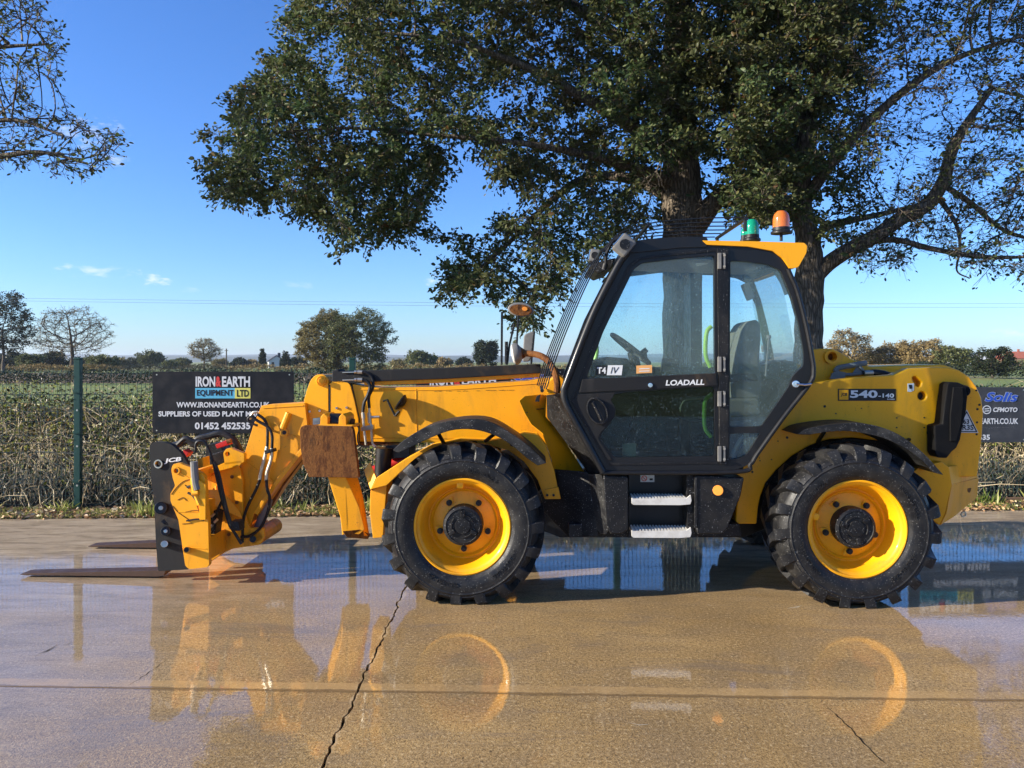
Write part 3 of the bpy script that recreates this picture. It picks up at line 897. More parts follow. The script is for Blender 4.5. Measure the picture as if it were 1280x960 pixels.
s1, L1 = sign('trade_sign', 'black trade sign with cyan and yellow blocks and a phone number, left of the boom', 190.5, 464.5, 367, 542)
stext(s1, L1, 'IRON', (244.5, 470.5, 269, 483.5), M['white'], .035); stext(s1, L1, '&', (269.5, 470.5, 276.5, 483.5), M['decal_red'], .05); stext(s1, L1, 'EARTH', (277.5, 470.5, 312.5, 483.5), M['white'], .035)
spanel(s1, L1, (244, 485, 293.5, 498), M['decal_blue']); spanel(s1, L1, (293.5, 485, 313, 498), M['decal_yellow'])
stext(s1, L1, 'EQUIPMENT', (246, 487.3, 292, 496), M['ink'], .03); stext(s1, L1, 'LTD', (296, 487.3, 311, 496), M['ink'], .03)
stext(s1, L1, 'WWW.IRONANDEARTH.CO.UK', (220.5, 502.5, 337, 509.5), M['white'], .03)
stext(s1, L1, 'SUPPLIERS OF USED PLANT MACHINERY', (198, 514, 357, 520.7), M['white'], .035)
stext(s1, L1, '01452 452535', (243.5, 528, 313, 536.7), M['white'], .035)
def dealer(root, loc, x, y, kx, ky):
    q = lambda a, b, c_, d: (x + a * kx, y + b * ky, x + c_ * kx, y + d * ky)
    stext(root, loc, 'IRON', q(14, 6, 38, 19), M['white'], .035); stext(root, loc, '&', q(39, 6, 46, 19), M['decal_red'], .05); stext(root, loc, 'EARTH', q(47, 6, 82, 19), M['white'], .035)
    spanel(root, loc, q(14, 20, 62, 32), M['decal_teal']); spanel(root, loc, q(62, 20, 82, 32), M['decal_yellow'])
    stext(root, loc, 'EQUIPMENT', q(16, 22, 61, 30), M['ink'], .03); stext(root, loc, 'LTD', q(64, 22, 80, 30), M['ink'], .03)
    stext(root, loc, 'Solis', q(96, 5, 139, 18), M['lettering_edge'], .06, .3, .003); stext(root, loc, 'Solis', q(96.6, 5.5, 138.4, 17.5), M['decal_royal'], .02, .3, .005)
    bm = NB(); cx, cy = x + 99 * kx, y + 28 * ky
    ring = lambda r, n=24: [(cx + r * math.cos(2 * math.pi * i / n) * kx, cy + r * math.sin(2 * math.pi * i / n) * kx) for i in range(n)]
    for rr, ra in ((5.6, 4.4),):
        o_, i_ = [bm.verts.new(loc(a, b, .004)) for a, b in ring(rr)], [bm.verts.new(loc(a, b, .004)) for a, b in ring(ra)]
        for k in range(24): bm.faces.new((o_[k], o_[(k + 1) % 24], i_[(k + 1) % 24], i_[k]))
    for dy in (-1.6, 1.2):
        sheet(bm, [(cx - 3 * kx, cy + dy * ky), (cx + 3.4 * kx, cy + (dy - .5) * ky), (cx + 3.4 * kx, cy + (dy + .7) * ky), (cx - 3 * kx, cy + (dy + 1.2) * ky)], lambda a, b: loc(a, b, .004))
    part('round_emblem', bm, M['white'], root, None)
    stext(root, loc, 'CFMOTO', q(107, 25, 138, 31), M['white'], .04, .15)
    stext(root, loc, 'WWW.IRONANDEARTH.CO.UK', q(31, 39, 139, 46.5), M['white'], .03)
    stext(root, loc, 'AGRICULTURAL & GROUNDCARE EQUIPMENT', q(38, 50.5, 134, 54.5), M['white'], .03, .1)
    stext(root, loc, '01452 452535', q(46, 60, 103, 67), M['white'], .035)
M['lettering_edge'] = plain('pale_letter_edge', (0.40, 0.46, 0.62), 0.5)
s2, L2 = sign('trade_sign', 'black trade sign mostly hidden behind the boom, only some lettering showing', 520, 461, 706, 542)
dealer(s2, L2, 520, 461, 1.22, 1.10)
s3, L3 = sign('trade_sign', 'black trade sign with blue and white maker names behind the rear of the machine', 1136, 484, 1284, 553, 0.0, 'sign_grey')
dealer(s3, L3, 1136, 485, .985, .97)

# ================================================================== BIG OAKS
def colonize(attr, pos, par, di, dk, step, iters, up=0.0):
    """Space colonisation: grow a branch skeleton towards the attractor points."""
    pos = [np.array(p, float) for p in pos]; par = list(par)
    N0 = len(pos)
    A = np.array(attr, float)
    near = np.full(len(A), 1e9); idx = np.zeros(len(A), int)
    def upd(a, b):
        nonlocal near, idx
        if b <= a or not len(A): return
        Q = np.array(pos[a:b])
        d = np.linalg.norm(A[:, None] - Q[None], axis=2)
        k = d.argmin(1); m_ = d[np.arange(len(A)), k]
        s = m_ < near
        near[s] = m_[s]; idx[s] = k[s] + a
    for a in range(0, N0, 256): upd(a, min(N0, a + 256))
    grown = {}
    for _ in range(iters):
        keep = near > dk
        A, near, idx = A[keep], near[keep], idx[keep]
        if not len(A): break
        act = near < di
        if not act.any(): break
        nodes = np.unique(idx[act]); a = len(pos)
        for nn in nodes:
            s = act & (idx == nn)
            v = A[s] - pos[nn]; v = (v / np.linalg.norm(v, axis=1, keepdims=True)).sum(0)
            v += rng.normal(0, .25, 3) + np.array([0, 0, up])
            L = np.linalg.norm(v)
            if L < 1e-6: continue
            if grown.get(nn, 0) > 3: continue
            grown[nn] = grown.get(nn, 0) + 1
            pos.append(pos[nn] + v / L * step); par.append(int(nn))
        b = len(pos)
        if b == a: break
        for q in range(a, b, 256): upd(q, min(b, q + 256))
    return np.array(pos), np.array(par)

def radii(par, tip, expo, given):
    n = len(par); acc = np.zeros(n)
    for i in range(n - 1, -1, -1):
        r = tip if acc[i] == 0 else acc[i] ** (1 / expo)
        if i in given: r = max(r, given[i])
        if par[i] >= 0: acc[par[i]] += r ** expo
        acc[i] = r
    return acc

def tree(name, label, base, limbs, attr, leafm, barkm, cfg, cat='tree', group=None):
    """limbs: list of (polyline of (point, radius)); every later limb starts from the nearest node already there."""
    root = empty(name, base, 0, label, cat, group)
    B = np.array(base)
    pos, par, giv = [], [], {}
    trunk_paths = []
    for li, L in enumerate(limbs):
        pts = [np.array(p) for p, r in L]; rr = [r for p, r in L]
        fine = np.array([tuple(q) for q in spline([tuple(p) for p in pts], 5)])
        fr_ = np.interp(np.linspace(0, 1, len(fine)), np.linspace(0, 1, len(rr)), rr)
        trunk_paths.append((fine, fr_))
        prev = -1
        if li:
            prev = int(np.linalg.norm(np.array(pos) - fine[0], axis=1).argmin())
        for p, r in zip(fine, fr_):
            if li and p is fine[0]: pass
            pos.append(p + rng.normal(0, cfg.get('wob', .02), 3)); par.append(prev); giv[len(pos) - 1] = r; prev = len(pos) - 1
    nl = len(pos)
    pos, par = colonize(attr, pos, par, cfg['di'], cfg['dk'], cfg['step'], cfg['iters'], cfg.get('up', 0))
    rad = radii(list(par), cfg['tip'], cfg.get('expo', 2.3), giv)
    # trunk: the first limb as one smooth swept surface
    bm = NB()
    f0, r0 = trunk_paths[0]
    tube(bm, [Vector(p - B) for p in f0], [r * (1 + .05 * math.sin(i * 2.3)) for i, r in enumerate(r0)], cfg.get('sides', 14))
    part('trunk', bm, barkm, root, 60)
    ntr = len(f0)
    for f1, r1 in trunk_paths[1:]:
        bm = NB(); tube(bm, [Vector(p - B) for p in f1], list(r1), 9); part('limb', bm, barkm, root, 60)
    i = np.arange(len(pos)); e = i[(par >= 0) & (i >= nl)]
    A, C = pos[par[e]] - B, pos[e] - B
    ra = np.minimum(rad[par[e]], rad[e] * 1.25); rb = rad[e]
    thick = rb > cfg['tip'] * 3.2
    bl = []
    for sel, sides in ((thick, 6), (~thick, 3)):
        if sel.any(): bl.append(sticks(A[sel], C[sel] + (C[sel] - A[sel]) * .06, ra[sel], rb[sel], sides))
    # twigs and leaves on the thin ends
    thin = np.where((rad < cfg['tip'] * cfg.get('leafr', 2.2)) & (i >= nl))[0]
    T0 = np.repeat(thin, cfg['twigs'])
    d = randdir(len(T0), -.5, .7); dirp = pos[T0] - pos[np.maximum(par[T0], 0)]
    ln = np.linalg.norm(dirp, axis=1, keepdims=True); dirp = dirp / np.maximum(ln, 1e-6)
    d = d + dirp * .9; d /= np.linalg.norm(d, axis=1, keepdims=True)
    tl = rng.uniform(.5, 1.0, len(T0)) * cfg['twig']
    a_ = pos[T0] - B; b_ = a_ + d * tl[:, None] + np.stack([np.zeros(len(T0)), np.zeros(len(T0)), -cfg.get('droop', .1) * tl], 1)
    bl.append(sticks(a_, b_, np.full(len(T0), cfg['tip'] * .7), np.full(len(T0), cfg['tip'] * .35), 3))
    v, f = join_np(bl)
    tag(link('branches', np_mesh('branches', v, f, 4), barkm, root), kind='stuff')
    if cfg['nleaf'] > 0:
        keepf = cfg.get('leafkeep')
        k = rng.poisson(cfg['nleaf'], len(T0))
        if keepf is not None: k = (k * keepf(a_ + B)).round().astype(int)
        q = np.repeat(np.arange(len(T0)), k)
        u = rng.uniform(.25, 1.08, len(q))[:, None]
        P = a_[q] * (1 - u) + b_[q] * u + rng.normal(0, cfg['leaf'] * .35, (len(q), 3))
        Dd = d[q] * .7 + randdir(len(q), -.9, .5)
        S = rng.uniform(.6, 1.15, len(q)) * cfg['leaf']
        tag(leaves('crown', P, Dd, S, leafm, *( (OAK_V, OAK_F) if cfg.get('oak') else (LEAF_V, LEAF_F)), root), kind='stuff')
    return root

def inpoly(px, py, poly):
    c = np.zeros(len(px), bool); n = len(poly)
    for i in range(n):
        x0, y0 = poly[i]; x1, y1 = poly[(i + 1) % n]
        if y0 == y1: continue
        c ^= ((y0 > py) != (y1 > py)) & (px < (x1 - x0) * (py - y0) / (y1 - y0) + x0)
    return c
def Wn(px, py, D): return np.stack([(px - CX) / F * D, D, H - (py - HY) / F * D], 1)
from mathutils import noise as mn
def fill(poly, holes, n, D0, spread, clump=0.0):
    """Attractor points in the volume behind an outline: crown thicker in depth where the outline is wide."""
    p = np.array(poly); lo, hi = p.min(0), p.max(0)
    px = rng.uniform(lo[0], hi[0], n * 6); py = rng.uniform(lo[1], hi[1], n * 6)
    ok = inpoly(px, py, poly)
    for h in holes: ok &= ~inpoly(px, py, h)
    px, py = px[ok][:n], py[ok][:n]
    D = D0 + np.clip(rng.normal(0, spread * .55, len(px)), -spread, spread)
    P = Wn(px, py, D)
    if clump:
        q = np.array([mn.noise(Vector(p) * 0.95) + .5 * mn.noise(Vector(p) * 2.1) for p in P])
        P = P[q > clump]
    return P

M_BARK = bark_mat('oak_bark', (0.030, 0.024, 0.018), (0.21, 0.172, 0.130))
M_BARKD = bark_mat('brown_bark', (0.055, 0.040, 0.027), (0.15, 0.115, 0.080))
M_BARKP = bark_mat('pale_bark', (0.06, 0.045, 0.03), (0.16, 0.13, 0.095))
M_OAK = leaf_mat('oak_leaf', [(0.0, (0.034, 0.060, 0.022)), (0.35, (0.058, 0.095, 0.032)), (0.7, (0.092, 0.135, 0.046)), (0.95, (0.160, 0.180, 0.070)), (0.988, (0.15, 0.10, 0.030)), (1.0, (0.11, 0.05, 0.02))], 0.40)

def pl(D, *pts): return [(tuple(W(x, y, D + (dd[0] if dd else 0))), r) for x, y, r, *dd in pts]
D1 = 13.6
crown1 = [(352, -20), (345, 60), (300, 105), (292, 130), (275, 160), (240, 153), (246, 170), (264, 196), (262, 240), (286, 250), (312, 248), (330, 268), (350, 250), (372, 262), (400, 282), (430, 302), (452, 312), (466, 296), (486, 311), (497, 292), (520, 285), (532, 266),
          (560, 250), (578, 232), (582, 190), (606, 176), (618, 205), (606, 250), (590, 285), (566, 318), (542, 345), (540, 365), (566, 384), (582, 372), (604, 352), (612, 370), (626, 398), (640, 415), (668, 420), (684, 410), (676, 390), (706, 372), (716, 345), (748, 318), (790, 292),
          (830, 285), (862, 260), (900, 262), (950, 275), (985, 240), (1010, 180), (1080, 100), (1100, 20), (1080, -120), (960, -260), (760, -300), (560, -250), (420, -150)]
holes1 = [[(575, 195), (612, 205), (596, 240), (572, 245)], [(618, 215), (650, 230), (640, 260), (612, 262)], [(735, 290), (752, 262), (764, 276), (752, 300)]]
attr1 = np.concatenate([fill(crown1, holes1, 4000, D1, 2.6, -.22), fill([(730, -120), (1010, -120), (970, 170), (900, 195), (800, 195), (750, 150)], [], 700, D1 - 1.5, .8), fill([(730, -200), (1010, -200), (970, 100), (740, 100)], [], 500, D1 - .4, 1.5), fill([(540, 365), (566, 384), (604, 352), (626, 398), (668, 420), (684, 405), (716, 345), (790, 292), (800, 230), (640, 240), (590, 285)], holes1, 520, D1 - .8, 1.2, -.05),
                        fill([(240, 153), (275, 160), (345, 60), (470, 120), (560, 200), (520, 285), (452, 312), (350, 250), (262, 240)], [], 1500, D1 - .5, 1.6, -.02)])
limbs1 = [pl(D1, (855, 640, .50), (853, 560, .38), (852, 440, .34), (853, 330, .34), (853, 260, .36), (850, 180, .31), (846, 90, .27), (848, -20, .21), (840, -150, .12)),
          pl(D1, (868, 285, .20), (895, 250, .17, -.2), (925, 232, .14, -.4), (960, 200, .10, -.7), (1000, 150, .06, -1)),
          pl(D1, (850, 195, .17), (800, 165, .12, -.3), (735, 125, .09, -.7), (660, 85, .06, -1), (560, 50, .04, -1.3), (460, 40, .02, -1.4)),
          pl(D1, (850, 235, .15), (800, 212, .10, -.5), (740, 195, .07, -.9), (660, 180, .05, -1.2), (560, 170, .035, -1.3), (440, 160, .025, -1.2), (350, 165, .012, -1)),
          pl(D1, (848, 255, .12), (795, 225, .10, .2), (735, 222, .085, .5), (690, 250, .06, .4), (640, 300, .04, 0), (600, 335, .025, -.3)),
          pl(D1, (848, 140, .15), (800, 70, .12, .5), (720, 10, .10, 1), (600, -60, .07, 1.2)),
          pl(D1, (850, 110, .15), (910, 50, .12, .4), (980, -20, .08, .8))]
def clear1(P):
    px = CX + P[:, 0] / P[:, 1] * F; py = HY - (P[:, 2] - H) / P[:, 1] * F
    k = np.ones(len(P))
    k[(np.abs(px - 856) < 38) & (py > 195) & (P[:, 1] < D1 + .3)] = 0.0
    k[(np.abs(px - 856) < 60) & (py > 225) & (P[:, 1] < D1 + .3)] *= .25
    k[(px > 620) & (px < 830) & (py > 235)] *= .62
    k[(px > 900) & (py > 215)] *= .55
    return k
tree('oak_tree', 'large leafy oak whose crown spreads over the cab and far to the left', tuple(W(855, 585, D1))[:2] + (0.0,), limbs1, attr1, M_OAK, M_BARK,
     dict(di=1.7, dk=.34, step=.20, iters=90, tip=.0065, twigs=5, twig=.36, nleaf=10.5, leaf=.094, oak=True, leafr=3.0, droop=.25, wob=.015, up=-.1, leafkeep=clear1))

D2 = 13.0
crown2 = [(900, 262), (930, 285), (985, 275), (1008, 262), (1040, 240), (1075, 236), (1100, 210), (1120, 195), (1150, 165), (1200, 120), (1250, 60), (1330, -40), (1300, -200), (1150, -260), (980, -200), (940, -60), (910, 90)]
bare2 = [(1035, 275), (1060, 250), (1100, 240), (1140, 215), (1200, 130), (1290, 30), (1500, 60), (1500, 300), (1400, 350), (1290, 352), (1210, 345), (1165, 300), (1120, 340), (1075, 345), (1050, 318)]
attr2 = np.concatenate([fill(crown2, [], 2400, D2, 2.3, -.20), fill(bare2, [], 2300, D2, 1.8)])
limbs2 = [pl(D2, (1005, 640, .42), (1008, 560, .30), (1010, 470, .245), (1011, 400, .225), (1012, 345, .235), (1010, 300, .20), (1002, 262, .17), (1004, 200, .15), (1020, 110, .13), (1050, 20, .10), (1060, -100, .06)),
          pl(D2, (1013, 352, .15), (1035, 330, .135, -.1), (1062, 312, .13, -.2), (1095, 295, .125, -.3), (1128, 272, .12, -.4), (1160, 255, .12, -.4), (1180, 225, .10, -.5), (1188, 195, .09, -.5), (1205, 160, .07, -.6), (1240, 110, .04, -.7)),
          pl(D2, (1014, 300, .08), (1035, 283, .07, .3), (1062, 276, .06, .5), (1100, 268, .05, .7), (1140, 258, .035, 1)),
          pl(D2, (1085, 302, .06), (1120, 300, .05, -.5), (1160, 310, .045, -.7), (1205, 318, .04, -.8), (1250, 322, .03, -.9), (1300, 320, .02, -1)),
          pl(D2, (1180, 232, .05), (1215, 255, .045, -.2), (1250, 285, .035, -.1), (1290, 300, .025, 0)),
          pl(D2, (1172, 245, .05), (1195, 280, .03, -.7), (1200, 310, .022, -.8), (1196, 338, .014, -.8), (1212, 348, .010, -.8)),
          pl(D2, (1003, 255, .11), (1050, 190, .09, -.4), (1110, 130, .07, -.6), (1180, 80, .05, -.8), (1260, 50, .03, -1)),
          pl(D2, (1003, 262, .09), (980, 258, .085, -.4), (955, 235, .07, -.7), (935, 180, .05, -.9)),
          pl(D2, (1015, 150, .09), (960, 90, .06, .4), (930, 20, .05, .6))]
def thinout(P):
    px = CX + P[:, 0] / P[:, 1] * F; py = HY - (P[:, 2] - H) / P[:, 1] * F
    f = np.clip((1110 - px) / 120, 0, 1) * np.clip((330 - py) / 60, 0, 1) 
    up = np.clip((120 - py) / 160, 0, 1)
    return np.clip(np.maximum(f, up * .42), .075, 1.0)
tree('oak_tree', 'half bare oak with a forked trunk behind the cab rear, limbs reaching right', tuple(W(1005, 590, D2))[:2] + (0.0,), limbs2, attr2, M_OAK, M_BARK,
     dict(di=1.6, dk=.25, step=.15, iters=110, tip=.0058, twigs=5, twig=.32, nleaf=9.0, leaf=.088, oak=True, leafr=2.8, droop=.15, wob=.015, leafkeep=thinout))

D3 = 11.5
bare3 = [(-420, 40), (-200, -160), (0, -60), (30, 10), (78, 40), (90, 62), (60, 86), (100, 112), (95, 150), (130, 165), (158, 168), (140, 205), (118, 222), (60, 214), (0, 200), (-150, 260), (-400, 260)]
attr3 = np.concatenate([fill([(-80, -60), (30, -20), (70, 22), (92, 60), (60, 86), (100, 112), (95, 150), (130, 162), (160, 168), (142, 205), (118, 224), (60, 216), (0, 206), (-80, 214)], [[(30, 120), (58, 100), (90, 104), (104, 138), (60, 136)], [(20, 40), (60, 44), (40, 76), (10, 70)]], 1100, D3, 1.2), fill(bare3, [[(25, 118), (58, 96), (96, 100), (120, 150), (60, 140)]], 500, D3, 1.5)])
limbs3 = [pl(D3, (-330, 640, .40), (-325, 480, .30), (-320, 330, .26), (-320, 200, .22), (-310, 60, .15), (-300, -80, .08)),
          pl(D3, (-320, 250, .13), (-220, 205, .10, -.2), (-110, 190, .08, -.3), (-20, 197, .05, -.4), (50, 190, .028, -.5), (110, 205, .016, -.5)),
          pl(D3, (-318, 150, .12), (-200, 100, .09, .2), (-90, 75, .06, .3), (-10, 60, .035, .3), (60, 55, .016, .3)),
          pl(D3, (-110, 190, .05), (-40, 160, .04, -.6), (20, 150, .028, -.7), (80, 170, .016, -.8))]
tree('oak_tree', 'thinly leaved oak whose bare twigs reach into the upper left sky', tuple(W(-330, 590, D3))[:2] + (0.0,), limbs3, attr3, M_OAK, M_BARK,
     dict(di=1.5, dk=.17, step=.11, iters=120, tip=.0062, twigs=3, twig=.16, nleaf=.9, leaf=.08, oak=True, leafr=1.6, droop=.1, wob=.045))

# ================================================================== FAR COUNTRYSIDE
M_FO = leaf_mat('far_olive_brown_leaf', [(0, (0.090, 0.078, 0.028)), (.5, (0.170, 0.145, 0.050)), (1, (0.28, 0.23, 0.09))], .25)
M_FG = leaf_mat('far_green_leaf', [(0, (0.045, 0.060, 0.022)), (.5, (0.085, 0.105, 0.036)), (1, (0.17, 0.17, 0.06))], .25)
M_FB = leaf_mat('far_brown_leaf', [(0, (0.14, 0.095, 0.035)), (.5, (0.24, 0.17, 0.065)), (1, (0.36, 0.27, 0.12))], .25)
M_FD = leaf_mat('far_dark_leaf', [(0, (0.012, 0.020, 0.010)), (.6, (0.024, 0.036, 0.014)), (1, (0.05, 0.06, 0.025))], .2)
M_FP = leaf_mat('far_pale_leaf', [(0, (0.16, 0.13, 0.06)), (.6, (0.26, 0.22, 0.11)), (1, (0.36, 0.31, 0.19))], .25)
def far_tree(label, px, top, half, D, lm, bm_, n=230, nleaf=4.0, leaf=.42, low=.22, bushy=False, group='trees along the horizon', cone=False, thick=1.0):
    s = D / F; base = np.array([(px - CX) * s, D, 0.0]); Ht = H + (HY - top) * s; w = half * s
    z0 = Ht * low
    u = randdir(n, -.9, 1.0) * (rng.uniform(.25, 1, n) ** .4)[:, None]
    hz = (Ht - z0) / 2
    lump = 1 + .22 * np.sin(u[:, 0] * 5 + px) * np.sin(u[:, 2] * 4 + px * .7)
    A = np.stack([base[0] + u[:, 0] * w * lump, base[1] + u[:, 1] * w, z0 + hz + u[:, 2] * hz * lump], 1)
    if cone: A[:, 0] = base[0] + (A[:, 0] - base[0]) * np.clip((Ht - A[:, 2]) / (Ht - z0), .08, 1); A[:, 1] = base[1] + (A[:, 1] - base[1]) * np.clip((Ht - A[:, 2]) / (Ht - z0), .08, 1)
    r = max(.07, w * .055)
    L = [[(tuple(base), r * 1.4), (tuple(base + [0, 0, z0 * .6]), r), (tuple(base + [.02 * w, 0, z0]), r * .9), (tuple(base + [-.03 * w, 0, z0 + hz * .7]), r * .6)]]
    return tree('bush' if bushy else 'far_tree', label, tuple(base), L, A, lm, bm_,
                dict(di=w * 1.6, dk=w * .13, step=w * .085, iters=48, tip=max(.016, .30 * s * .5) * thick, twigs=4, twig=w * .17, nleaf=nleaf * 1.35, leaf=leaf, leafr=2.6, sides=7, wob=0), 'bush' if bushy else 'tree', group)
far_tree('dark green spreading tree cut by the left edge of the view', 4, 360, 35, 120, M_FD, M_BARK, 480, 2.6, .38, .2)
far_tree('bare brown oak with a wide rounded crown of fine twigs at far left', 90, 381, 46, 130, M_FP, M_BARKD, 1300, .9, .26, .22, thick=1.45)
far_tree('low dark bush at the left edge on the skyline', 12, 441, 30, 170, M_FD, M_BARK, 90, 5, .7, .05, True)
far_tree('rounded green bush left of the bare brown oak', 38, 443, 16, 150, M_FG, M_BARK, 80, 5, .55, .05, True)
far_tree('dark green bush just under the bare brown oak on its left', 66, 439, 15, 160, M_FD, M_BARK, 80, 5, .55, .05, True)
far_tree('broad green bush right of the bare brown oak', 127, 444, 22, 150, M_FG, M_BARK, 100, 5, .55, .05, True)
far_tree('small rounded green tree on the skyline above the left trade sign', 188, 440, 15, 220, M_FG, M_BARK, 110, 4.5, .7, .12)
far_tree('little low bush right of the small rounded green tree', 212, 451, 8, 200, M_FG, M_BARK, 50, 4, .6, .05, True)
far_tree('small pale sparse tree above the left trade sign', 255, 422, 19, 170, M_FP, M_BARKD, 420, .9, .36, .25, thick=1.5)
far_tree('thin dark upright conifer beside the white gabled house', 328, 437, 5, 190, M_FD, M_BARK, 70, 4.5, .5, .04, cone=True)
far_tree('dark cone shaped conifer right of the white gabled house', 357, 440, 8, 190, M_FD, M_BARK, 80, 5, .55, .04, cone=True)
far_tree('browner tree forming the left half of the large twin crown', 406, 390, 39, 112, M_FO, M_BARKD, 620, 11, .27, .05)
far_tree('olive green tree forming the right half of the large twin crown', 442, 383, 48, 110, M_FG, M_BARK, 700, 9.5, .27, .06)
far_tree('small dome shaped green tree right of the twin crowned trees', 526, 438, 19, 200, M_FG, M_BARK, 110, 4.5, .65, .12)
far_tree('low brown bush beside the small dome shaped tree', 556, 447, 12, 210, M_FB, M_BARK, 70, 4, .6, .05, True)
far_tree('small dark green tree behind the mirrors', 608, 426, 17, 170, M_FD, M_BARK, 120, 4.2, .55, .15)
far_tree('tall thin brown autumn tree right of the cab', 1062, 412, 27, 110, M_FB, M_BARKP, 420, 1.9, .34, .15)
far_tree('broad russet tree, left in the clump behind the rear cover', 1112, 429, 28, 112, M_FB, M_BARKP, 240, 4.2, .36, .08)
far_tree('russet tree, tallest in the clump behind the rear cover', 1152, 424, 30, 108, M_FB, M_BARKP, 260, 4.2, .36, .08)
far_tree('olive brown tree, right in the clump behind the rear cover', 1190, 432, 25, 105, M_FG, M_BARK, 220, 3.2, .36, .08)
far_tree('dark twiggy tree standing by the right green field', 1240, 433, 25, 84, M_FD, M_BARK, 240, 3.0, .28, .06)
far_tree('low russet bush between the cab and the russet clump', 1080, 446, 18, 120, M_FB, M_BARKP, 90, 4.5, .4, .05, True)

for i, (px, top, half, D, lm) in enumerate(((-20, 440, 20, 190, M_FO), (52, 447, 14, 210, M_FB), (96, 448, 14, 220, M_FD), (150, 449, 12, 215, M_FO), (168, 448, 10, 230, M_FD), (228, 449, 10, 235, M_FG), (275, 449, 9, 240, M_FO), (300, 448, 11, 230, M_FD),
                                        (315, 450, 8, 240, M_FB), (374, 447, 10, 220, M_FD), (500, 450, 12, 230, M_FO), (580, 448, 11, 240, M_FD))):
    far_tree(['small olive brown bush', 'small brown bush', 'small dark bush', 'small green bush'][[M_FO, M_FB, M_FD, M_FG].index(lm)] + ' on the skyline, ' + ['at the left edge of the view', 'below the bare oak', 'under the trunk of the bare oak', 'right of the broad bush', 'left of the rounded tree', 'below the sparse tree', 'by the thin pole', 'left of the white house', 'beside the upright conifer', 'right of the cone conifer', 'right of the large twin crown', 'left of the mirrors'][i],
             px, top, half, D, lm, M_BARK, 60, 5, .6, .05, True)

def hedgerow(label, x0, x1, D, h, lm, dens=60, leaf=.16):
    L = x1 - x0; n = int(L * dens)
    x = rng.uniform(x0, x1, n); zz = rng.uniform(0, 1, n) ** .7 * h * (1 + .16 * np.sin(x * .7) + .1 * np.sin(x * 2.3))
    P = np.stack([x - (x0 + x1) / 2, rng.normal(0, .5, n), zz], 1)
    o = leaves('hedgerow', P, randdir(n, -.6, .9), rng.uniform(.6, 1.3, n) * leaf, lm, LEAF_V, LEAF_F)
    o.location = ((x0 + x1) / 2, D, 0)
    tag(o, label, 'hedge', kind='stuff')
hedgerow('dark clipped hedgerow crossing the pasture behind the left trade sign', -52, 6, 62, 1.05, M_FD, 260, .20)
hedgerow('straggling brown hedgerow far across the fields on the left', -100, 30, 128, 1.2, M_FB, 120, .35)
hedgerow('distant hedgerow crossing the fields on the right', 30, 130, 140, 1.9, M_FG, 120, .4)
hedgerow('dark hedgerow below the right green field', 34, 70, 88, 1.5, M_FD, 260, .25)

M_BROWNF = plain('ploughed_field', (0.14, 0.10, 0.06), .95, .1)
bm = NB(); bm.faces.new([bm.verts.new(p) for p in ((-150, 66, -.03), (30, 66, -.03), (30, 125, -.03), (-150, 125, -.03))]); tag(part('ploughed_field', bm, M_BROWNF, None, None), kind='structure')

# hills on the skyline
M_HILL = plain('hill_woods', (0.060, 0.085, 0.050), .95, .05)
def hill(D, top, seed, x0=-900, x1=2200):
    r = random.Random(seed); n = 90; V, Fq = [], []
    ph = [r.uniform(0, 6) for _ in range(4)]
    for i in range(n + 1):
        px = x0 + (x1 - x0) * i / n
        t = top + 1.6 * math.sin(px * .004 + ph[0]) + 1.0 * math.sin(px * .013 + ph[1]) + .5 * math.sin(px * .05 + ph[2])
        X = (px - CX) / F * D; z = H + (HY - t) / F * D
        V += [(X, D - 500, -1.0), (X, D, z), (X, D + 900, -1.0)]
    for i in range(n):
        for k in range(2): Fq.append((i * 3 + k, (i + 1) * 3 + k, (i + 1) * 3 + k + 1, i * 3 + k + 1))
    tag(link('hills', np_mesh('hills', np.array(V), np.array(Fq), 4), M_HILL), kind='structure')
hill(4800, 442.5, 2); hill(3300, 447, 9)

# houses far off
def house(label, px, D, w, dpt, eave, ridge, wallc, roofc, gable_front, rz=0):
    root = empty('house', ((px - CX) / F * D, D, -.05), rz, label, 'house')
    bm = NB(); box(bm, (0, 0, eave / 2), (w, dpt, eave)); 
    if gable_front: hexa(bm, [(-w / 2, -dpt / 2, eave), (w / 2, -dpt / 2, eave), (0, -dpt / 2, ridge)], [(-w / 2, dpt / 2, eave), (w / 2, dpt / 2, eave), (0, dpt / 2, ridge)])
    part('wall', bm, wallc, root, None)
    bm = NB(); o = .25
    if gable_front:
        for s in (-1, 1):
            hexa(bm, [(s * (w / 2 + o), -dpt / 2 - o, eave - .15), (0, -dpt / 2 - o, ridge + .1), (0, -dpt / 2 - o, ridge + .3), (s * (w / 2 + o), -dpt / 2 - o, eave + .08)],
                     [(s * (w / 2 + o), dpt / 2 + o, eave - .15), (0, dpt / 2 + o, ridge + .1), (0, dpt / 2 + o, ridge + .3), (s * (w / 2 + o), dpt / 2 + o, eave + .08)])
    else:
        hexa(bm, [(-w / 2 - o, -dpt / 2 - o, eave), (-w / 2 - o, dpt / 2 + o, eave), (-w / 2 + .6, 0, ridge)], [(w / 2 + o, -dpt / 2 - o, eave), (w / 2 + o, dpt / 2 + o, eave), (w / 2 - .6, 0, ridge)])
    rf = part('roof', bm, roofc, root, None)
    bm = NB(); box(bm, (w * .2, 0, ridge + .3), (.8, .6, 1.4)); part('chimney', bm, roofc, rf, None)
    bm = NB()
    for x in (-.25, .25): box(bm, (x * w, -dpt / 2 - .02, eave * .55), (w * .16, .08, 1.2))
    pieces('window', bm, M['ink'], root, None)
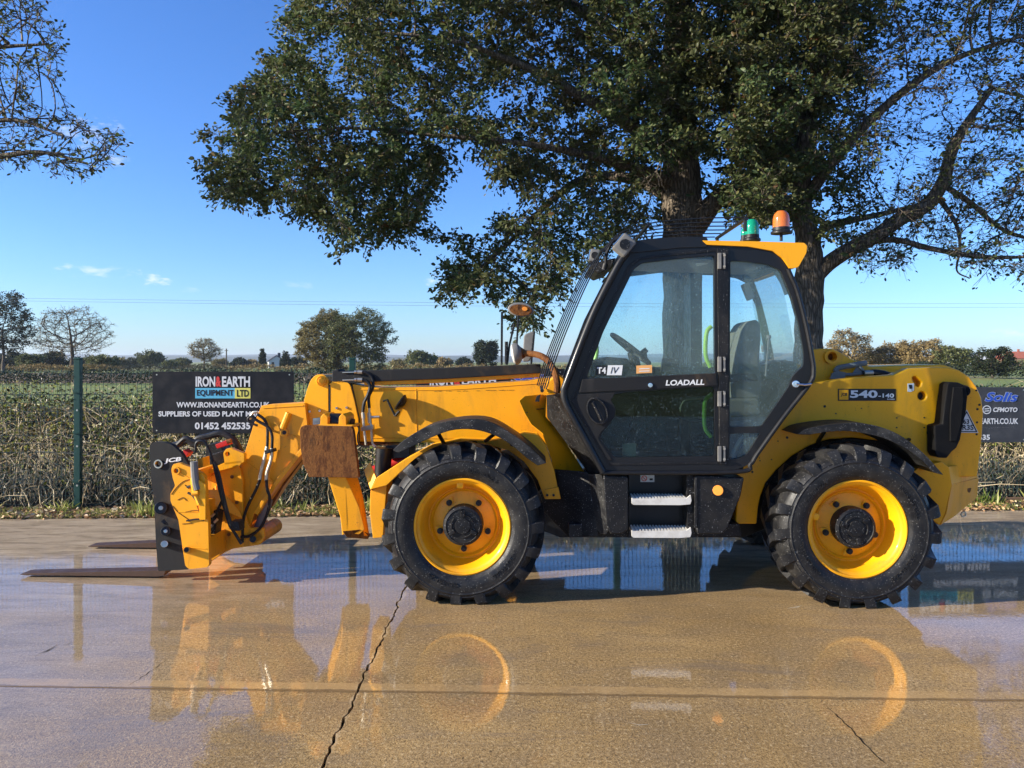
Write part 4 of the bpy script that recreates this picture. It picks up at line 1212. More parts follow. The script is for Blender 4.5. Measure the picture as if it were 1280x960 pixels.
M_ROOFR = plain('red_roof_tiles', (0.36, 0.10, 0.055), .8); M_WALLW = plain('white_render', (0.68, 0.67, 0.64), .8); M_ROOFD = plain('slate_roof', (0.07, 0.07, 0.08), .7); M_BRICK = plain('red_brick', (0.30, 0.16, 0.10), .85)
house('small white gabled house between two conifers on the left skyline', 345, 230, 4.4, 8, 2.0, 3.5, M_WALLW, M_ROOFD, True, .35)
house('red roofed farmhouse beyond the green field at the right edge', 1266, 330, 11, 8, 3.2, 6.2, M_BRICK, M_ROOFR, False, -.15)
house('long pale farm shed left of the red roofed farmhouse', 1216, 420, 30, 12, 3.0, 5.5, M_WALLW, M_WALLW, False, 0)

# overhead wires and a distant pole
MW = plain('overhead_wire', (0.16, 0.17, 0.19), .6)
for i, (y0, y1, lab) in enumerate(((371, 374, 'upper thin overhead wire crossing the sky'), (374, 379, 'lower thin overhead wire crossing the sky'))):
    bm = NB(); A = W(-260, y0 - 3, 88); B = W(1560, y1 + 4, 78)
    tube(bm, [A.lerp(B, t) - Vector((0, 0, .5 * 4 * t * (1 - t))) for t in np.linspace(0, 1, 25)], .012, 4)
    tag(part('power_line', bm, MW, None, None), lab, 'wire')
bm = NB(); cyl(bm, (0, 0, 0), (0, 0, 4.4), .14, .11, 8); box(bm, (0, 0, 4.0), (.7, .1, .1))
o = tag(part('telegraph_pole', bm, M_BARKP, None, 60), 'thin wooden pole on the skyline above the left trade sign', 'pole'); o.location = ((283 - CX) / F * 150, 150, -.05)

# ------------------------------------------------------------------ air
mh = bpy.data.materials.new('haze_air'); mh.use_nodes = True
hn = mh.node_tree; hn.nodes.remove(hn.nodes['Principled BSDF'])
pv = hn.nodes.new('ShaderNodeVolumePrincipled'); pv.inputs['Color'].default_value = (0.80, 0.88, 1.0, 1); pv.inputs['Density'].default_value = 0.00016
pv.inputs['Anisotropy'].default_value = 0.2
hn.links.new(pv.outputs['Volume'], hn.nodes['Material Output'].inputs['Volume'])
bm = NB(); box(bm, (0, 3000, 29.0), (14600, 8600, 62.2))
tag(part('haze', bm, mh, None, None), kind='stuff')
# ================================================================== TELEHANDLER
YAW = R(-1.7)
O = Vector((1.10, 5.714 - 1.10 * math.tan(R(1.7)), 0.0))
NRM = Vector((-math.sin(YAW), math.cos(YAW), 0))
AX = Vector((math.cos(YAW), math.sin(YAW), 0))
tele = empty('telehandler', O, YAW,
             'large yellow telescopic handler with black cab, boom and forks lowered, parked on the wet concrete', 'telehandler')

def T(px, py, yl):
    """Machine-local point on the fore-and-aft plane y = yl that shows at photo pixel (px, py)."""
    d = Vector(((px - CX) / F, 1.0, -(py - HY) / F))
    c = Vector((0, 0, H))
    t = (yl + (O - c).dot(NRM)) / d.dot(NRM)
    p = c + d * t - O
    return Vector((p.dot(AX), yl, p.z))

def t2(pts, yl):
    return [(lambda v: (v.x, v.z))(T(p[0], p[1], yl)) for p in pts]

def plate(bm, pts, y0, y1, bevel=0.006, r=0, holes=(), seg=2):
    """Solid traced at its near face y0 (pixels), extruded straight back to y1."""
    prism(bm, [t2(fillet(pts, r) if r else pts, y0)] + [t2(h, y0) for h in holes], y0, y1, bevel, seg)

def mpart(name, pts, y0, y1, material, bevel=0.006, r=0, holes=(), parent=tele):
    bm = NB(); plate(bm, pts, y0, y1, bevel, r, holes)
    return part(name, bm, material, parent)

def mtube(bm, pts, yl, r, n=8, k=6):
    tube(bm, [T(p[0], p[1], p[2] if len(p) > 2 else yl) for p in pts], r, n, k)

def mtext(name, s, box_, yl, material, parent, bold=0.02, shear=0.0, slope=0.0):
    bm = NB()
    letters(bm, s, *box_, fn=lambda a, b: T(a, b, yl), bold=bold, shear=shear, slope=slope)
    return part(name, bm, material, parent, None)

def msheet(name, pts, yl, material, parent):
    bm = NB()
    t = t2(pts, yl)
    prism(bm, [t], yl, yl + 0.0025, 0)
    return part(name, bm, material, parent, None)

# ------------------------------------------------------------------ wheels
TR = 0.577
def ang(r, a, y): return Vector((r * math.cos(a), y, r * math.sin(a)))

CZ = 0.577
def tyre(w, turn):
 ty = NB()
 prof = [(0.362, 0.050), (0.363, 0.030), (0.374, 0.020), (0.384, 0.014), (0.388, 0.009), (0.396, 0.004), (0.420, -0.006), (0.445, -0.010), (0.470, -0.006),
         (0.476, -0.007), (0.480, -0.010), (0.484, -0.007), (0.488, -0.002), (0.496, 0.002), (0.500, 0.000), (0.504, 0.006), (0.520, 0.022), (0.535, 0.055), (0.545, 0.12), (0.549, 0.20)]
 prof = [(r if r < .388 else .388 + (r - .388) * 1.20, y) for r, y in prof]
 prof = prof + [(r, 0.40 - y) for r, y in prof[::-1][1:]]
 lathe(ty, prof, (0, 0, 0), 96, caps=False)
 K = 19
 for side in (0, 1):
     for k in range(K):
         a0 = 2 * math.pi * (k + 0.5 * side) / K
         rows = []
         for (y, ro, ri, da, hw) in ((-0.004, 0.536, 0.50, -0.012, 0.062), (0.006, 0.588, 0.51, 0.0, 0.068), (0.022, 0.611, 0.53, 0.01, 0.064),
                                     (0.075, 0.618, 0.55, 0.045, 0.052), (0.145, 0.621, 0.56, 0.105, 0.048), (0.225, 0.621, 0.56, 0.20, 0.046)):
             yy = 0.40 - y if side else y
             aa = a0 + da
             rows.append([ty.verts.new(ang(rr, aa + s, yy)) for rr, s in ((ri, -hw * 1.18), (ro, -hw), (ro, hw), (ri, hw * 1.18))])
         for a, b in zip(rows, rows[1:]):
             for j in range(3): ty.faces.new((a[j], a[j + 1], b[j + 1], b[j]))
         ty.faces.new(rows[0][::-1]); ty.faces.new(rows[-1])
 dn = Vector((math.sin(turn), 0, -math.cos(turn)))          # straight down in the wheel's own frame
 for v in ty.verts:
    h = v.co.dot(dn); lim = CZ + .002
    if h > lim - .05:
        t_ = (h - (lim - .05)) / .11
        v.co -= dn * (h - (lim - .05 + .05 * min(1, t_ * 1.6)))
        v.co.y += (-.014 if v.co.y < .2 else .014) * min(1, t_ * 1.5)
 part('tyre', ty, M['tyre'], w, 32)

def wheel(cx_px, cz_px, yl, turn, first=None):
    c = T(cx_px, cz_px, yl + 0.03); c.z = CZ; c.y = yl
    if first is not None:
        return copy_wheel(first, c, turn)
    rim = NB()
    lathe(rim, [(0.366, 0.050), (0.366, 0.026), (0.356, 0.020), (0.348, 0.024), (0.343, 0.040), (0.330, 0.046), (0.318, 0.060),
                (0.300, 0.120), (0.282, 0.172), (0.276, 0.186), (0.268, 0.186), (0.263, 0.176), (0.256, 0.172), (0.247, 0.180), (0.240, 0.196), (0.226, 0.192),
                (0.150, 0.170), (0.05, 0.170), (0.05, 0.30), (0.30, 0.32), (0.366, 0.36)], (0, 0, 0), 96, caps=False)
    w = part('wheel', rim, M['yellow'], tele, 30)
    w.location = c; w.rotation_euler = (0, turn, 0)
    tyre(w, turn)
    def curved(s, mid, half, r0, r1):
        lt = NB()
        v, fs = text_shape(s, 0.015)
        def pt(u, h):
            a = mid + half - 2 * half * u; r = r0 + (r1 - r0) * h
            return ang(r, a, -0.0125)
        vs = [lt.verts.new(pt(*q)) for q in v]
        for f in fs:
            try: lt.faces.new([vs[i] for i in f])
            except ValueError: pass
        bmesh.ops.triangulate(lt, faces=lt.faces)
        r_ = bmesh.ops.extrude_face_region(lt, geom=lt.faces[:])
        bmesh.ops.translate(lt, vec=(0, 0.006, 0), verts=[g for g in r_['geom'] if isinstance(g, bmesh.types.BMVert)])
        part('sidewall_lettering', lt, M['tyre'], w, None)
    curved('400/80-24', R(250), R(17), 0.415, 0.450); curved('400/80-24', R(70), R(17), 0.415, 0.450)
    curved('INDUSTRIAL', R(320), R(18), 0.420, 0.448); curved('INDUSTRIAL', R(140), R(18), 0.420, 0.448)
    hub = NB()
    lathe(hub, [(0.150, 0.19), (0.152, 0.075), (0.146, 0.060), (0.136, 0.056), (0.128, 0.052), (0.124, 0.058), (0.060, 0.054), (0.056, 0.044), (0.0001, 0.042)], (0, 0, 0), 48)
    for a in (90, 210, 330):
        box(hub, ang(0.095, R(a), 0.050), (0.030, 0.02, 0.05), 0.004, Matrix.Rotation(R(90 - a), 3, 'Y'))
    for a0 in (20, 140, 260):
        tube(hub, [ang(0.085, R(a0 + t), 0.052) for t in range(0, 81, 16)], 0.006, 6)
    cyl(hub, ang(0.112, R(97), 0.035), ang(0.112, R(97), 0.06), 0.012, n=10)
    part('hub_cap', hub, M['plastic'], w)
    bolt = NB(); cyl(bolt, (0, 0, 0), (0, 0.05, 0), 0.017, n=6, bevel=0.002); cyl(bolt, (0, 0.012, 0), (0, 0.05, 0), 0.023, n=12)
    bo = None
    wash = NB(); prism(wash, [[(0.028, -0.020), (0.045, 0.030), (-0.036, 0.022), (-0.020, -0.024)]], 0, 0.008, 0.001)
    for k in range(5):
        a = R(54 + 72 * k)
        if bo is None:
            bo = part('wheel_bolt', bolt, M['ink'], w); wa = part('bolt_washer', wash, M['yellow'], w)
        else:
            bo = bo.copy(); col.objects.link(bo); bo.parent = w
            wa = wa.copy(); col.objects.link(wa); wa.parent = w
        bo.location = ang(0.193, a, 0.138); wa.location = ang(0.193, a, 0.165); wa.rotation_euler = (0, -a + R(90), 0)
    vb = NB(); box(vb, (-0.02, 0.080, 0.305), (0.055, 0.06, 0.05), 0.014)
    part('valve_guard', vb, M['yellow'], w)
    return w

def copy_wheel(first, c, turn, flip=False):
    w = first.copy(); col.objects.link(w); w.location = c; w.rotation_euler = (0, turn, math.pi if flip else 0)
    for ch in list(first.children):
        if not flip and ch.name.startswith('tyre'): continue
        d = ch.copy(); col.objects.link(d); d.parent = w
    if not flip: tyre(w, turn)
    return w

w_front = wheel(578, 660, 0.0, 0)
w_rear = wheel(1072, 662, 0.0, R(-70), w_front)
for w0 in (w_front, w_rear):
    c = w0.location.copy(); c.y = 2.34
    copy_wheel(w0, c, w0.rotation_euler[1], True)

# ------------------------------------------------------------------ chassis and axles
bm = NB()
for w0 in (w_front, w_rear):
    x = w0.location.x
    tube(bm, [(x, 0.28, 0.56), (x, 0.55, 0.56), (x, 0.75, 0.57), (x, 1.0, 0.57), (x, 1.17, 0.57), (x, 1.4, 0.57), (x, 1.6, 0.57), (x, 1.8, 0.56), (x, 2.06, 0.56)],
         [0.13, 0.12, 0.10, 0.12, 0.19, 0.12, 0.10, 0.12, 0.13], 16)
pieces('axle', bm, M['plastic'], tele)
bm = NB()
plate(bm, [(470, 600), (640, 560), (700, 590), (760, 585), (925, 590), (960, 560), (1150, 560), (1180, 610), (1150, 640), (960, 660), (930, 672), (700, 672), (655, 655), (520, 640)], 0.80, 1.55, 0.01)
part('chassis', bm, M['black_paint'], tele)
bm = NB()      # dark belly tank between the wheels, sloping up at its front
hexa(bm, [T(690, 586, .62), T(735, 590, .30), T(748, 671, .24), T(711, 672, .42), T(676, 636, .60), T(672, 618, .62)],
         [T(690, 586, .95), T(735, 590, .95), T(748, 671, .95), T(711, 672, .95), T(676, 636, .95), T(672, 618, .95)], 0.01)
plate(bm, [(711, 655), (925, 655), (927, 671), (711, 672)], 0.34, 0.95, 0.008)
part('belly_tank', bm, M['plastic'], tele)

# yellow plate that follows the front wheel, with its bolt flange
arch = [(463, 612), (471, 597), (508, 573), (540, 556), (575, 549), (612, 551), (640, 546), (655, 541), (672, 543), (682, 556), (693, 588), (700, 624), (681, 624), (672, 600), (655, 577), (636, 563), (610, 556), (575, 555), (545, 561), (520, 573), (500, 591), (483, 607)]
mpart('wheel_arch', arch, 0.46, 0.62, M['yellow'], 0.006)
mpart('wheel_arch', [(463, 613), (484, 605), (481, 640), (479, 672), (466, 673), (462, 640)], 0.56, 0.85, M['yellow_worn'], 0.008)
bm = NB(); hexa(bm, [T(455, 588, .62), T(463, 612, .50), T(470, 597, .50), T(462, 578, .62)], [T(455, 588, .66), T(465, 614, .60), T(472, 597, .60), T(462, 578, .66)], 0.003)
part('arch_bracket', bm, M['yellow'], tele)
bm = NB(); plate(bm, [(681, 612), (698, 609), (701, 623.5), (682, 623.5)], 0.445, 0.47, 0.002)
part('bolt_flange', bm, M['yellow'], tele)
bm = NB()
for px in (684, 692):
    cyl(bm, T(px, 619, 0.430), T(px, 619, 0.45), 0.011, n=6)
pieces('flange_bolt', bm, M['ink'], tele)
bm = NB(); mtube(bm, [(463, 590), (480, 585), (512, 572)], 0.95, 0.045, 12, 0)
part('red_housing', bm, M['red'], tele)
bm = NB(); mtube(bm, [(480, 560), (478, 595)], 0.8, 0.07, 14, 0); plate(bm, [(482, 557), (512, 555), (512, 572), (482, 574)], 0.85, 1.2)
part('boom_ram_housing', bm, M['black_paint'], tele)

# amber-looking cowl between boom and cab: a sloping face that turns away from the light
bm = NB()
hexa(bm, [T(649, 501, .60), T(656, 495, .62), T(676, 493, .72), T(683, 494, .76), T(682, 521, .78), T(700, 540, .80), T(712, 561, .80), T(731, 590, .78),
          T(692, 588, .60), T(690, 577, .60), T(678, 542, .60), T(664, 531, .60), T(656, 517, .60)],
         [T(649, 501, .66), T(656, 495, .68), T(676, 493, .78), T(683, 494, .82), T(682, 521, .84), T(700, 540, .86), T(712, 561, .86), T(731, 590, .84),
          T(692, 588, .66), T(690, 577, .66), T(678, 542, .66), T(664, 531, .66), T(656, 517, .66)], 0.004)
part('cowl', bm, M['yellow'], tele)
bm = NB(); mtube(bm, [(658, 516, .60), (664, 513, .645), (672, 511.5, .70), (680, 511, .745)], .6, 0.004, 6, 4)
mtube(bm, [(690.5, 588, .575), (706, 590, .645), (727, 595, .74)], .6, 0.006, 6, 4)
pieces('cowl_seam', bm, M['ink'], tele)
bm = NB(); plate(bm, [(671, 495), (676, 493), (674, 502), (669, 502)], 0.60, 0.62, 0.001)
part('cowl_clip', bm, M['ink'], tele)

# ------------------------------------------------------------------ mudguards
def guard(outer, inner, y0, y1, name):
    bm = NB(); plate(bm, outer + inner, y0, y1, 0.006)
    return part(name, bm, M['worn_plastic'], tele)
def arc2(pts, k=4):
    return [(p.x, p.y) for p in spline([(a, b, 0) for a, b in pts], k)]
guard(arc2([(491, 563), (505, 550), (535, 533), (575, 524.5), (610, 526), (640, 542), (665, 561), (683, 579)]),
      arc2([(672, 582), (658, 572), (640, 557), (620, 545), (592, 537), (562, 538.5), (530, 551), (512, 560), (498, 566)]), 0.06, 0.46, 'front_mudguard')
guard(arc2([(996, 543), (1010, 535.5), (1040, 530.5), (1075, 529), (1105, 535), (1130, 547), (1155, 567), (1180, 594)]),
      arc2([(1168, 591), (1146, 570), (1122, 555.5), (1097, 545.5), (1062, 539), (1035, 540), (1012, 543.5)]), 0.08, 0.47, 'rear_mudguard')
bm = NB()
for a, b in (((547, 540), (556, 556)), ((621, 540), (606, 552)), ((640, 556), (650, 548))):
    mtube(bm, [(a[0], a[1], .30), (b[0], b[1], .48)], .3, 0.016, 8, 0)
for a, b in (((1030, 540), (1020, 556)), ((1128, 556), (1138, 548))):
    mtube(bm, [(a[0], a[1], .30), (b[0], b[1], .48)], .3, 0.016, 8, 0)
pieces('mudguard_stay', bm, M['black_paint'], tele)

# ------------------------------------------------------------------ rear body
side = [(1000, 481), (1060, 473), (1117, 468.5), (1126, 465), (1136, 460.5), (1160, 459.5), (1184, 459), (1199, 462.5), (1212, 471), (1221, 483), (1227, 497), (1229.5, 515), (1228, 545), (1224, 578), (1222, 596),
        (1168, 596), (1150, 575), (1128, 561), (1100, 551), (1065, 547), (1035, 549), (1012, 557), (990, 570), (970, 588), (957, 604), (951, 620), (948, 634), (946, 655), (919, 655), (921, 632), (926, 606), (915, 594), (935, 560), (975, 515)]
hole = lambda x, y, r, n=20: [(x + r * math.cos(2 * math.pi * i / n), y + r * math.sin(2 * math.pi * i / n)) for i in range(n)]
slot = fillet([(1141, 471), (1145, 470.5), (1153, 478), (1150, 484), (1146, 483), (1141, 475)], 2, 3)
bm = NB(); plate(bm, side, 0.44, 0.56, 0.012, 0, [hole(1153, 495, 5.2), slot], 3)
body = part('side_body_panel', bm, M['yellow'], tele)
bm = NB(); c_ = T(1153, 495, .50); cyl(bm, c_, c_ + Vector((0, .028, 0)), .034, n=18); part('hole_shade_disc', bm, M['ink'], tele)  # dark disc set inside the cut hole to stand in for its shade
bm = NB()
plate(bm, [(1020, 487), (1117, 474), (1136, 466), (1184, 465), (1210, 478), (1222, 505), (1220, 590), (1180, 592), (1140, 560), (1070, 540), (1000, 560), (985, 560), (985, 520)], 0.53, 1.75, 0.02)
part('engine_cover', bm, M['yellow'], tele)
bm = NB()
plate(bm, [(1000, 560), (1060, 548), (1110, 552), (1150, 572), (1170, 600), (1165, 650), (950, 650), (955, 610), (975, 580)], 0.56, 0.8, 0.0)
part('wheel_well', bm, M['plastic'], tele)
bm = NB()
plate(bm, [(1005, 470), (1014, 437.5), (1027, 435.5), (1040, 436), (1050, 440), (1065, 449), (1086, 457.5), (1110, 463), (1110, 500), (1005, 500)], 0.86, 1.00, 0.012, 0, [hole(1040, 446, 4.4, 16)])
bm2 = NB()
plate(bm2, [(1005, 470), (1014, 439), (1027, 437), (1040, 438), (1066, 451), (1110, 463), (1110, 500), (1005, 500)], 1.45, 1.58, 0.012)
tow = part('boom_pivot_tower', bm, M['yellow'], tele)
part('boom_pivot_tower', bm2, M['yellow'], tele)
bm = NB(); lathe(bm, [(0.0425, 0.0), (0.060, 0.0), (0.060, 0.06), (0.0425, 0.06)], T(1040, 446, 0.83), 24, closed=True)
part('pivot_boss', bm, M['yellow'], tele)
bm = NB(); cyl(bm, T(1040, 446, 0.92), T(1040, 446, 0.93) + Vector((0, .55, 0)), 0.035)
part('pivot_pin', bm, M['rust'], tele)
bm = NB()
plate(bm, [(1088, 464), (1094, 458), (1120, 457), (1180, 455.5), (1196, 461), (1206, 472), (1206, 490), (1088, 490)], 1.02, 1.90, 0.02)
part('rear_cover', bm, M['yellow'], tele)
bm = NB()
mtube(bm, [(1044, 465), (1048, 460), (1066, 456.5), (1083, 453.5)], .80, 0.022, 8, 5)
mtube(bm, [(1044, 465), (1052, 468.5), (1078, 466), (1074, 458)], .80, 0.014, 8, 4)
plate(bm, [(1038, 474), (1040, 467), (1046, 463), (1058, 466), (1056, 474)], .78, .80, 0.002)
plate(bm, [(1072, 457), (1078, 465), (1066, 466)], .80, .81, 0.002)
pieces('hose_guard', bm, M['lamp_grey'], tele)
bm = NB(); mtube(bm, [(1078, 466), (1092, 466), (1104, 467), (1118, 469)], .78, [0.016, 0.03, 0.028, 0.012], 10, 5)
pieces('boom_hose', bm, M['rubber'], tele)
bm = NB(); mtube(bm, [(1080, 466.3), (1091, 466)], .775, 0.024, 10, 0)
part('hose_fitting', bm, M['steel'], tele)

# chamfered rear corner weight
bm = NB()
fr = [T(1130, 600, .40), T(1150, 583, .36), T(1178, 577, .34), T(1187, 584, .34), T(1190, 606, .33), T(1182, 642, .34), T(1175, 657, .36), T(1150, 640, .40)]
hexa(bm, fr, [p + Vector((0, .6, 0)) for p in fr], 0.010)
fr = [T(1186, 583.5, .345), T(1213, 580, .58), T(1223.5, 597, .66), T(1189.5, 606, .335)]
hexa(bm, fr, [p + Vector((0, .5, 0)) for p in fr], 0.006)
fr = [T(1189.5, 605.6, .335), T(1223.5, 597.5, .66), T(1221.5, 622, .68), T(1193, 645, .44), T(1175, 657, .365), T(1182, 642, .345)]
hexa(bm, fr, [p + Vector((0, .5, 0)) for p in fr], 0.006)
part('counterweight', bm, M['yellow'], tele)
bm = NB()
q = T(1211, 610, .565); dn = Vector((0.62, -0.75, 0)).normalized()
cyl(bm, q - dn * .03, q + dn * .004, 0.036, n=18)
part('counterweight_hole', bm, M['rust'], tele)
bm = NB()
mtube(bm, [(1202, 641, .70), (1206, 640, .70), (1207, 644, .70), (1203, 645.5, .70), (1201, 642, .70)], .7, 0.007, 6, 4)
part('towing_ring', bm, M['steel'], tele)

# rear lamp unit with its knobs, warning triangle, decals, drilled holes
lamp = mpart('rear_lamp_housing', [(1184.5, 480), (1189, 477.5), (1198, 478), (1207, 482, 3), (1210, 495), (1208, 515), (1204, 532), (1201, 549), (1196, 560), (1190, 565), (1184, 573), (1172, 572), (1169, 566), (1168.5, 532), (1178, 530), (1181, 505)], 0.30, 0.43, M['matt_black'], 0.012)
bm = NB(); plate(bm, [(1192, 484), (1204, 484), (1205, 500), (1202, 530), (1196, 552), (1188, 552), (1188, 520)], 0.285, 0.305, 0.008)
part('lamp_cover', bm, M['matt_black'], lamp)
bm = NB(); cyl(bm, T(1205, 488.5, .36), T(1205, 488.5, .45), 0.045, n=20, bevel=.006); cyl(bm, T(1164, 541, .40), T(1164, 541, .45), 0.032, n=20, bevel=.005)
mtube(bm, [(1164, 543), (1164.5, 555), (1170, 564), (1176, 560)], .39, 0.008, 6, 5)
pieces('rubber_grommet', bm, M['matt_black'], tele)
tri = msheet('warning_triangle', [(1208.5, 512), (1223, 541), (1194, 541)], 0.434, M['white'], tele)
bm = NB()
prism(bm, [t2([(1208.5, 513.5), (1222, 540.2), (1195.5, 540.2)], .4315), t2([(1208.5, 515.8), (1219.8, 539), (1197.2, 539)], .4315)], .4315, .433, 0)
part('triangle_border', bm, M['ink'], tri, None)
mtext('lettering', '63', (1204, 524, 1211.5, 530), .4305, M['ink'], tri); mtext('lettering', 'R3S', (1203, 531, 1217, 537.5), .4305, M['ink'], tri)
bm = NB()
for (x, y, r) in ((1031, 508, .010), (984, 547, .010), (1045, 517, .006), (1077, 510.5, .005), (1121, 522.5, .006), (1121, 534.5, .006), (1155.5, 522, .006), (1155.5, 534.5, .006), (1220.5, 488, .007), (1224.5, 506, .009), (1222, 511.5, .009),
                  (1221.5, 528, .008), (1221, 543, .008), (940.5, 590, .009), (950, 576, .005), (949.5, 572.5, .004), (964.5, 574.5, .005), (972.5, 551.5, .005), (1140, 461.5 + 26, .004)):
    p = T(x, y, .436); cyl(bm, p, p + Vector((0, .01, 0)), r, n=10)
tag(part('bolt_hole', bm, M['ink'], tele), kind='stuff')
dec = msheet('model_decal', [(1047.5, 486), (1120, 486), (1120, 501), (1047.5, 501)], .4365, M['ink'], tele)
msheet('decal_square', [(1049, 487.2), (1060.5, 487.2), (1060.5, 499.6), (1049, 499.6)], .4335, M['yellow'], dec)
mtext('lettering', 'JCB', (1051, 491, 1059, 496), .4325, M['ink'], dec, .03, .2)
mtext('lettering', '540', (1062.5, 487.8, 1097, 497.4), .4335, M['white'], dec, .035)
mtext('lettering', '-140', (1098, 491.8, 1117.5, 497.2), .4335, M['white'], dec, .03)
bm = NB()
for x in range(6): sheet(bm, [(1109 + x * 1.6, 499.6), (1110 + x * 1.6, 499.6), (1110 + x * 1.6, 498.4), (1109 + x * 1.6, 498.4)], lambda a, b: T(a, b, .4335))
part('small_print', bm, M['white'], dec, None)
msheet('notice_sticker', [(1134.5, 479.5), (1142.5, 479), (1142.5, 488), (1138, 490), (1134.5, 489.5)], .4375, M['white'], tele)
bm = NB(); plate(bm, [(1136, 481), (1140, 481), (1140.5, 486), (1137, 486)], .4345, .436, 0); part('sticker_picture', bm, M['sign_black'], tele)

# ------------------------------------------------------------------ cab shell
YN, YF = 0.06, 1.00      # near and far faces of the cab
outline = fillet([(752, 590), (704, 500, 12), (708, 476, 6), (740, 392), (772, 329), (782, 313, 6), (800, 306), (850, 301), (896, 302), (940, 306), (966, 314), (982, 328, 8), (995, 362), (1006, 405), (1013, 440),
                  (1016.5, 464, 8), (1011, 482, 6), (978, 522), (946, 566), (936, 581, 6), (918, 588)], 3)
W1 = fillet([(733, 473), (754, 415), (792, 337), (802, 329), (846, 323.5), (893, 319), (894, 468), (884, 470)], 4)
W2 = fillet([(761, 494), (786, 490), (893, 483), (894, 570), (768, 572), (750, 547), (753, 541), (765, 527), (768, 516)], 5)
W3 = fillet([(913, 326), (935, 327), (962, 331), (976, 338), (990, 372), (999, 405), (1005, 440), (1004.5, 458, 4), (997, 464, 4), (990, 472, 4), (986, 484, 4), (952, 533), (912, 534)], 3)
W4 = fillet([(912, 542), (951, 541), (934, 568), (924, 573), (912, 574)], 3)
bm = NB(); plate(bm, outline, YN, YN + .055, 0.006, 0, [W1, W2, W3, W4])
cab = part('cab_frame', bm, M['black_paint'], tele)
def glaze(name, pts, y, material, parent, th=0.005):
    bm = NB(); prism(bm, [t2(pts, y)], y, y + th, 0); return part(name, bm, material, parent, None)
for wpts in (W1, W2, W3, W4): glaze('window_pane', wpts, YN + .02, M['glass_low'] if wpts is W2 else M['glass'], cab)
# far side: the same shape straight across the cab
shift = lambda pts: pts
bm = NB()
W1F = fillet([(738, 460), (754, 415), (792, 337), (802, 329), (846, 323.5), (893, 319), (894, 458), (884, 460)], 4)
prism(bm, [t2(outline, YN), t2(W1F, YN), t2(fillet([(910, 326), (935, 327), (962, 331), (976, 338), (990, 372), (1003, 440), (1000, 458), (960, 460), (910, 460)], 3), YN)], YF - .05, YF, 0.004)
part('far_cab_frame', bm, M['black_paint'], tele)
glz = NB(); prism(glz, [t2(W1F, YN)], YF - .03, YF - .025, 0); part('window_pane', glz, M['glass_far'], cab, None)
glz = NB(); prism(glz, [t2([(910, 326), (976, 338), (1003, 440), (1000, 458), (910, 460)], YN)], YF - .03, YF - .025, 0); part('window_pane', glz, M['glass_far'], cab, None)
def across(bm, px, py, r, n=10): 
    p = T(px, py, YN); tube(bm, [(p.x, YN + .03, p.z), (p.x, YF - .03, p.z)], r, n)
bm = NB()
for (x, y, r) in ((782, 319, .045), (722, 470, .03), (1003, 470, .035), (976, 330, .04), (925, 584, .035), (757, 584, .035), (708, 500, .03)): across(bm, x, y, r)
pieces('cab_cross_tube', bm, M['black_paint'], tele)
def wall(name, a, b, material, y0=YN + .05, y1=YF - .05, th=.006, parent=tele):
    A, B = T(*a, YN), T(*b, YN)
    bm = NB()
    d = (B - A).normalized(); n = Vector((-d.z, 0, d.x)) * th
    hexa(bm, [Vector((A.x, y0, A.z)), Vector((B.x, y0, B.z)), Vector((B.x, y0, B.z)) + n, Vector((A.x, y0, A.z)) + n],
             [Vector((A.x, y1, A.z)), Vector((B.x, y1, B.z)), Vector((B.x, y1, B.z)) + n, Vector((A.x, y1, A.z)) + n])
    return part(name, bm, material, parent, None)
wall('windscreen', (722, 470), (782, 320), M['glass_far'])
wall('rear_window', (1002, 462), (978, 338), M['glass_far'])
wall('cab_floor', (757, 582), (930, 582), M['plastic'])
wall('front_bulkhead', (757, 582), (708, 490), M['plastic'])
wall('rear_bulkhead', (930, 582), (1006, 470), M['plastic'])
wall('headlining', (786, 320), (975, 327), M['lining'])
# bright outer tubes and door seams
bm = NB()
mtube(bm, [(784, 316), (772, 333), (741, 394), (709, 476), (705, 490), (708, 505), (724, 535), (754, 590)], YN - .012, 0.026, 12, 6)
mtube(bm, [(985, 336), (997, 365), (1008, 408), (1015, 445), (1017, 464), (1012, 480), (980, 521), (947, 567), (938, 580), (918, 590), (750, 591)], YN - .006, 0.017, 10, 6)
pieces('cab_guard_rail', bm, M['black_paint'], tele)
door_in = fillet([(726, 480), (749, 413), (788, 334), (800, 325), (846, 319), (897, 314), (899, 577), (764, 579), (716, 500)], 5)
door_out = fillet([(722.5, 481), (746, 412), (785, 331), (799, 321.5), (846, 315.5), (899.5, 310.5), (901.5, 580), (762, 582), (712, 500)], 5)
bm = NB(); prism(bm, [t2(door_out, YN - .006), t2(door_in, YN - .006)], YN - .006, YN + .01, 0.002)
door = part('door', bm, M['plastic'], tele)
bm = NB(); plate(bm, [(728, 474), (895, 466.5), (897, 482), (790, 488), (724, 491)], YN - .016, YN + .01, 0.005)
part('door_rail', bm, M['plate_black'], door)
bm = NB(); plate(bm, [(714, 502), (722, 493), (770, 490), (764, 500), (770, 512), (768, 522), (751, 541), (748, 548), (766, 575), (760, 576)], YN - .010, YN + .01, 0.005)
part('door_panel', bm, M['plate_black'], door)
bm = NB()
loop = lambda cx, cy, a, b, n=28, t=0.0: [(cx + a * math.cos(2 * math.pi * i / n) * math.cos(t) - b * math.sin(2 * math.pi * i / n) * math.sin(t), cy + a * math.cos(2 * math.pi * i / n) * math.sin(t) + b * math.sin(2 * math.pi * i / n) * math.cos(t)) for i in range(n)]
plate(bm, loop(747, 514, 12.5, 18, 28, -.45), YN - .032, YN, 0.006, 0, [loop(747, 514, 10, 15.5, 28, -.45)])
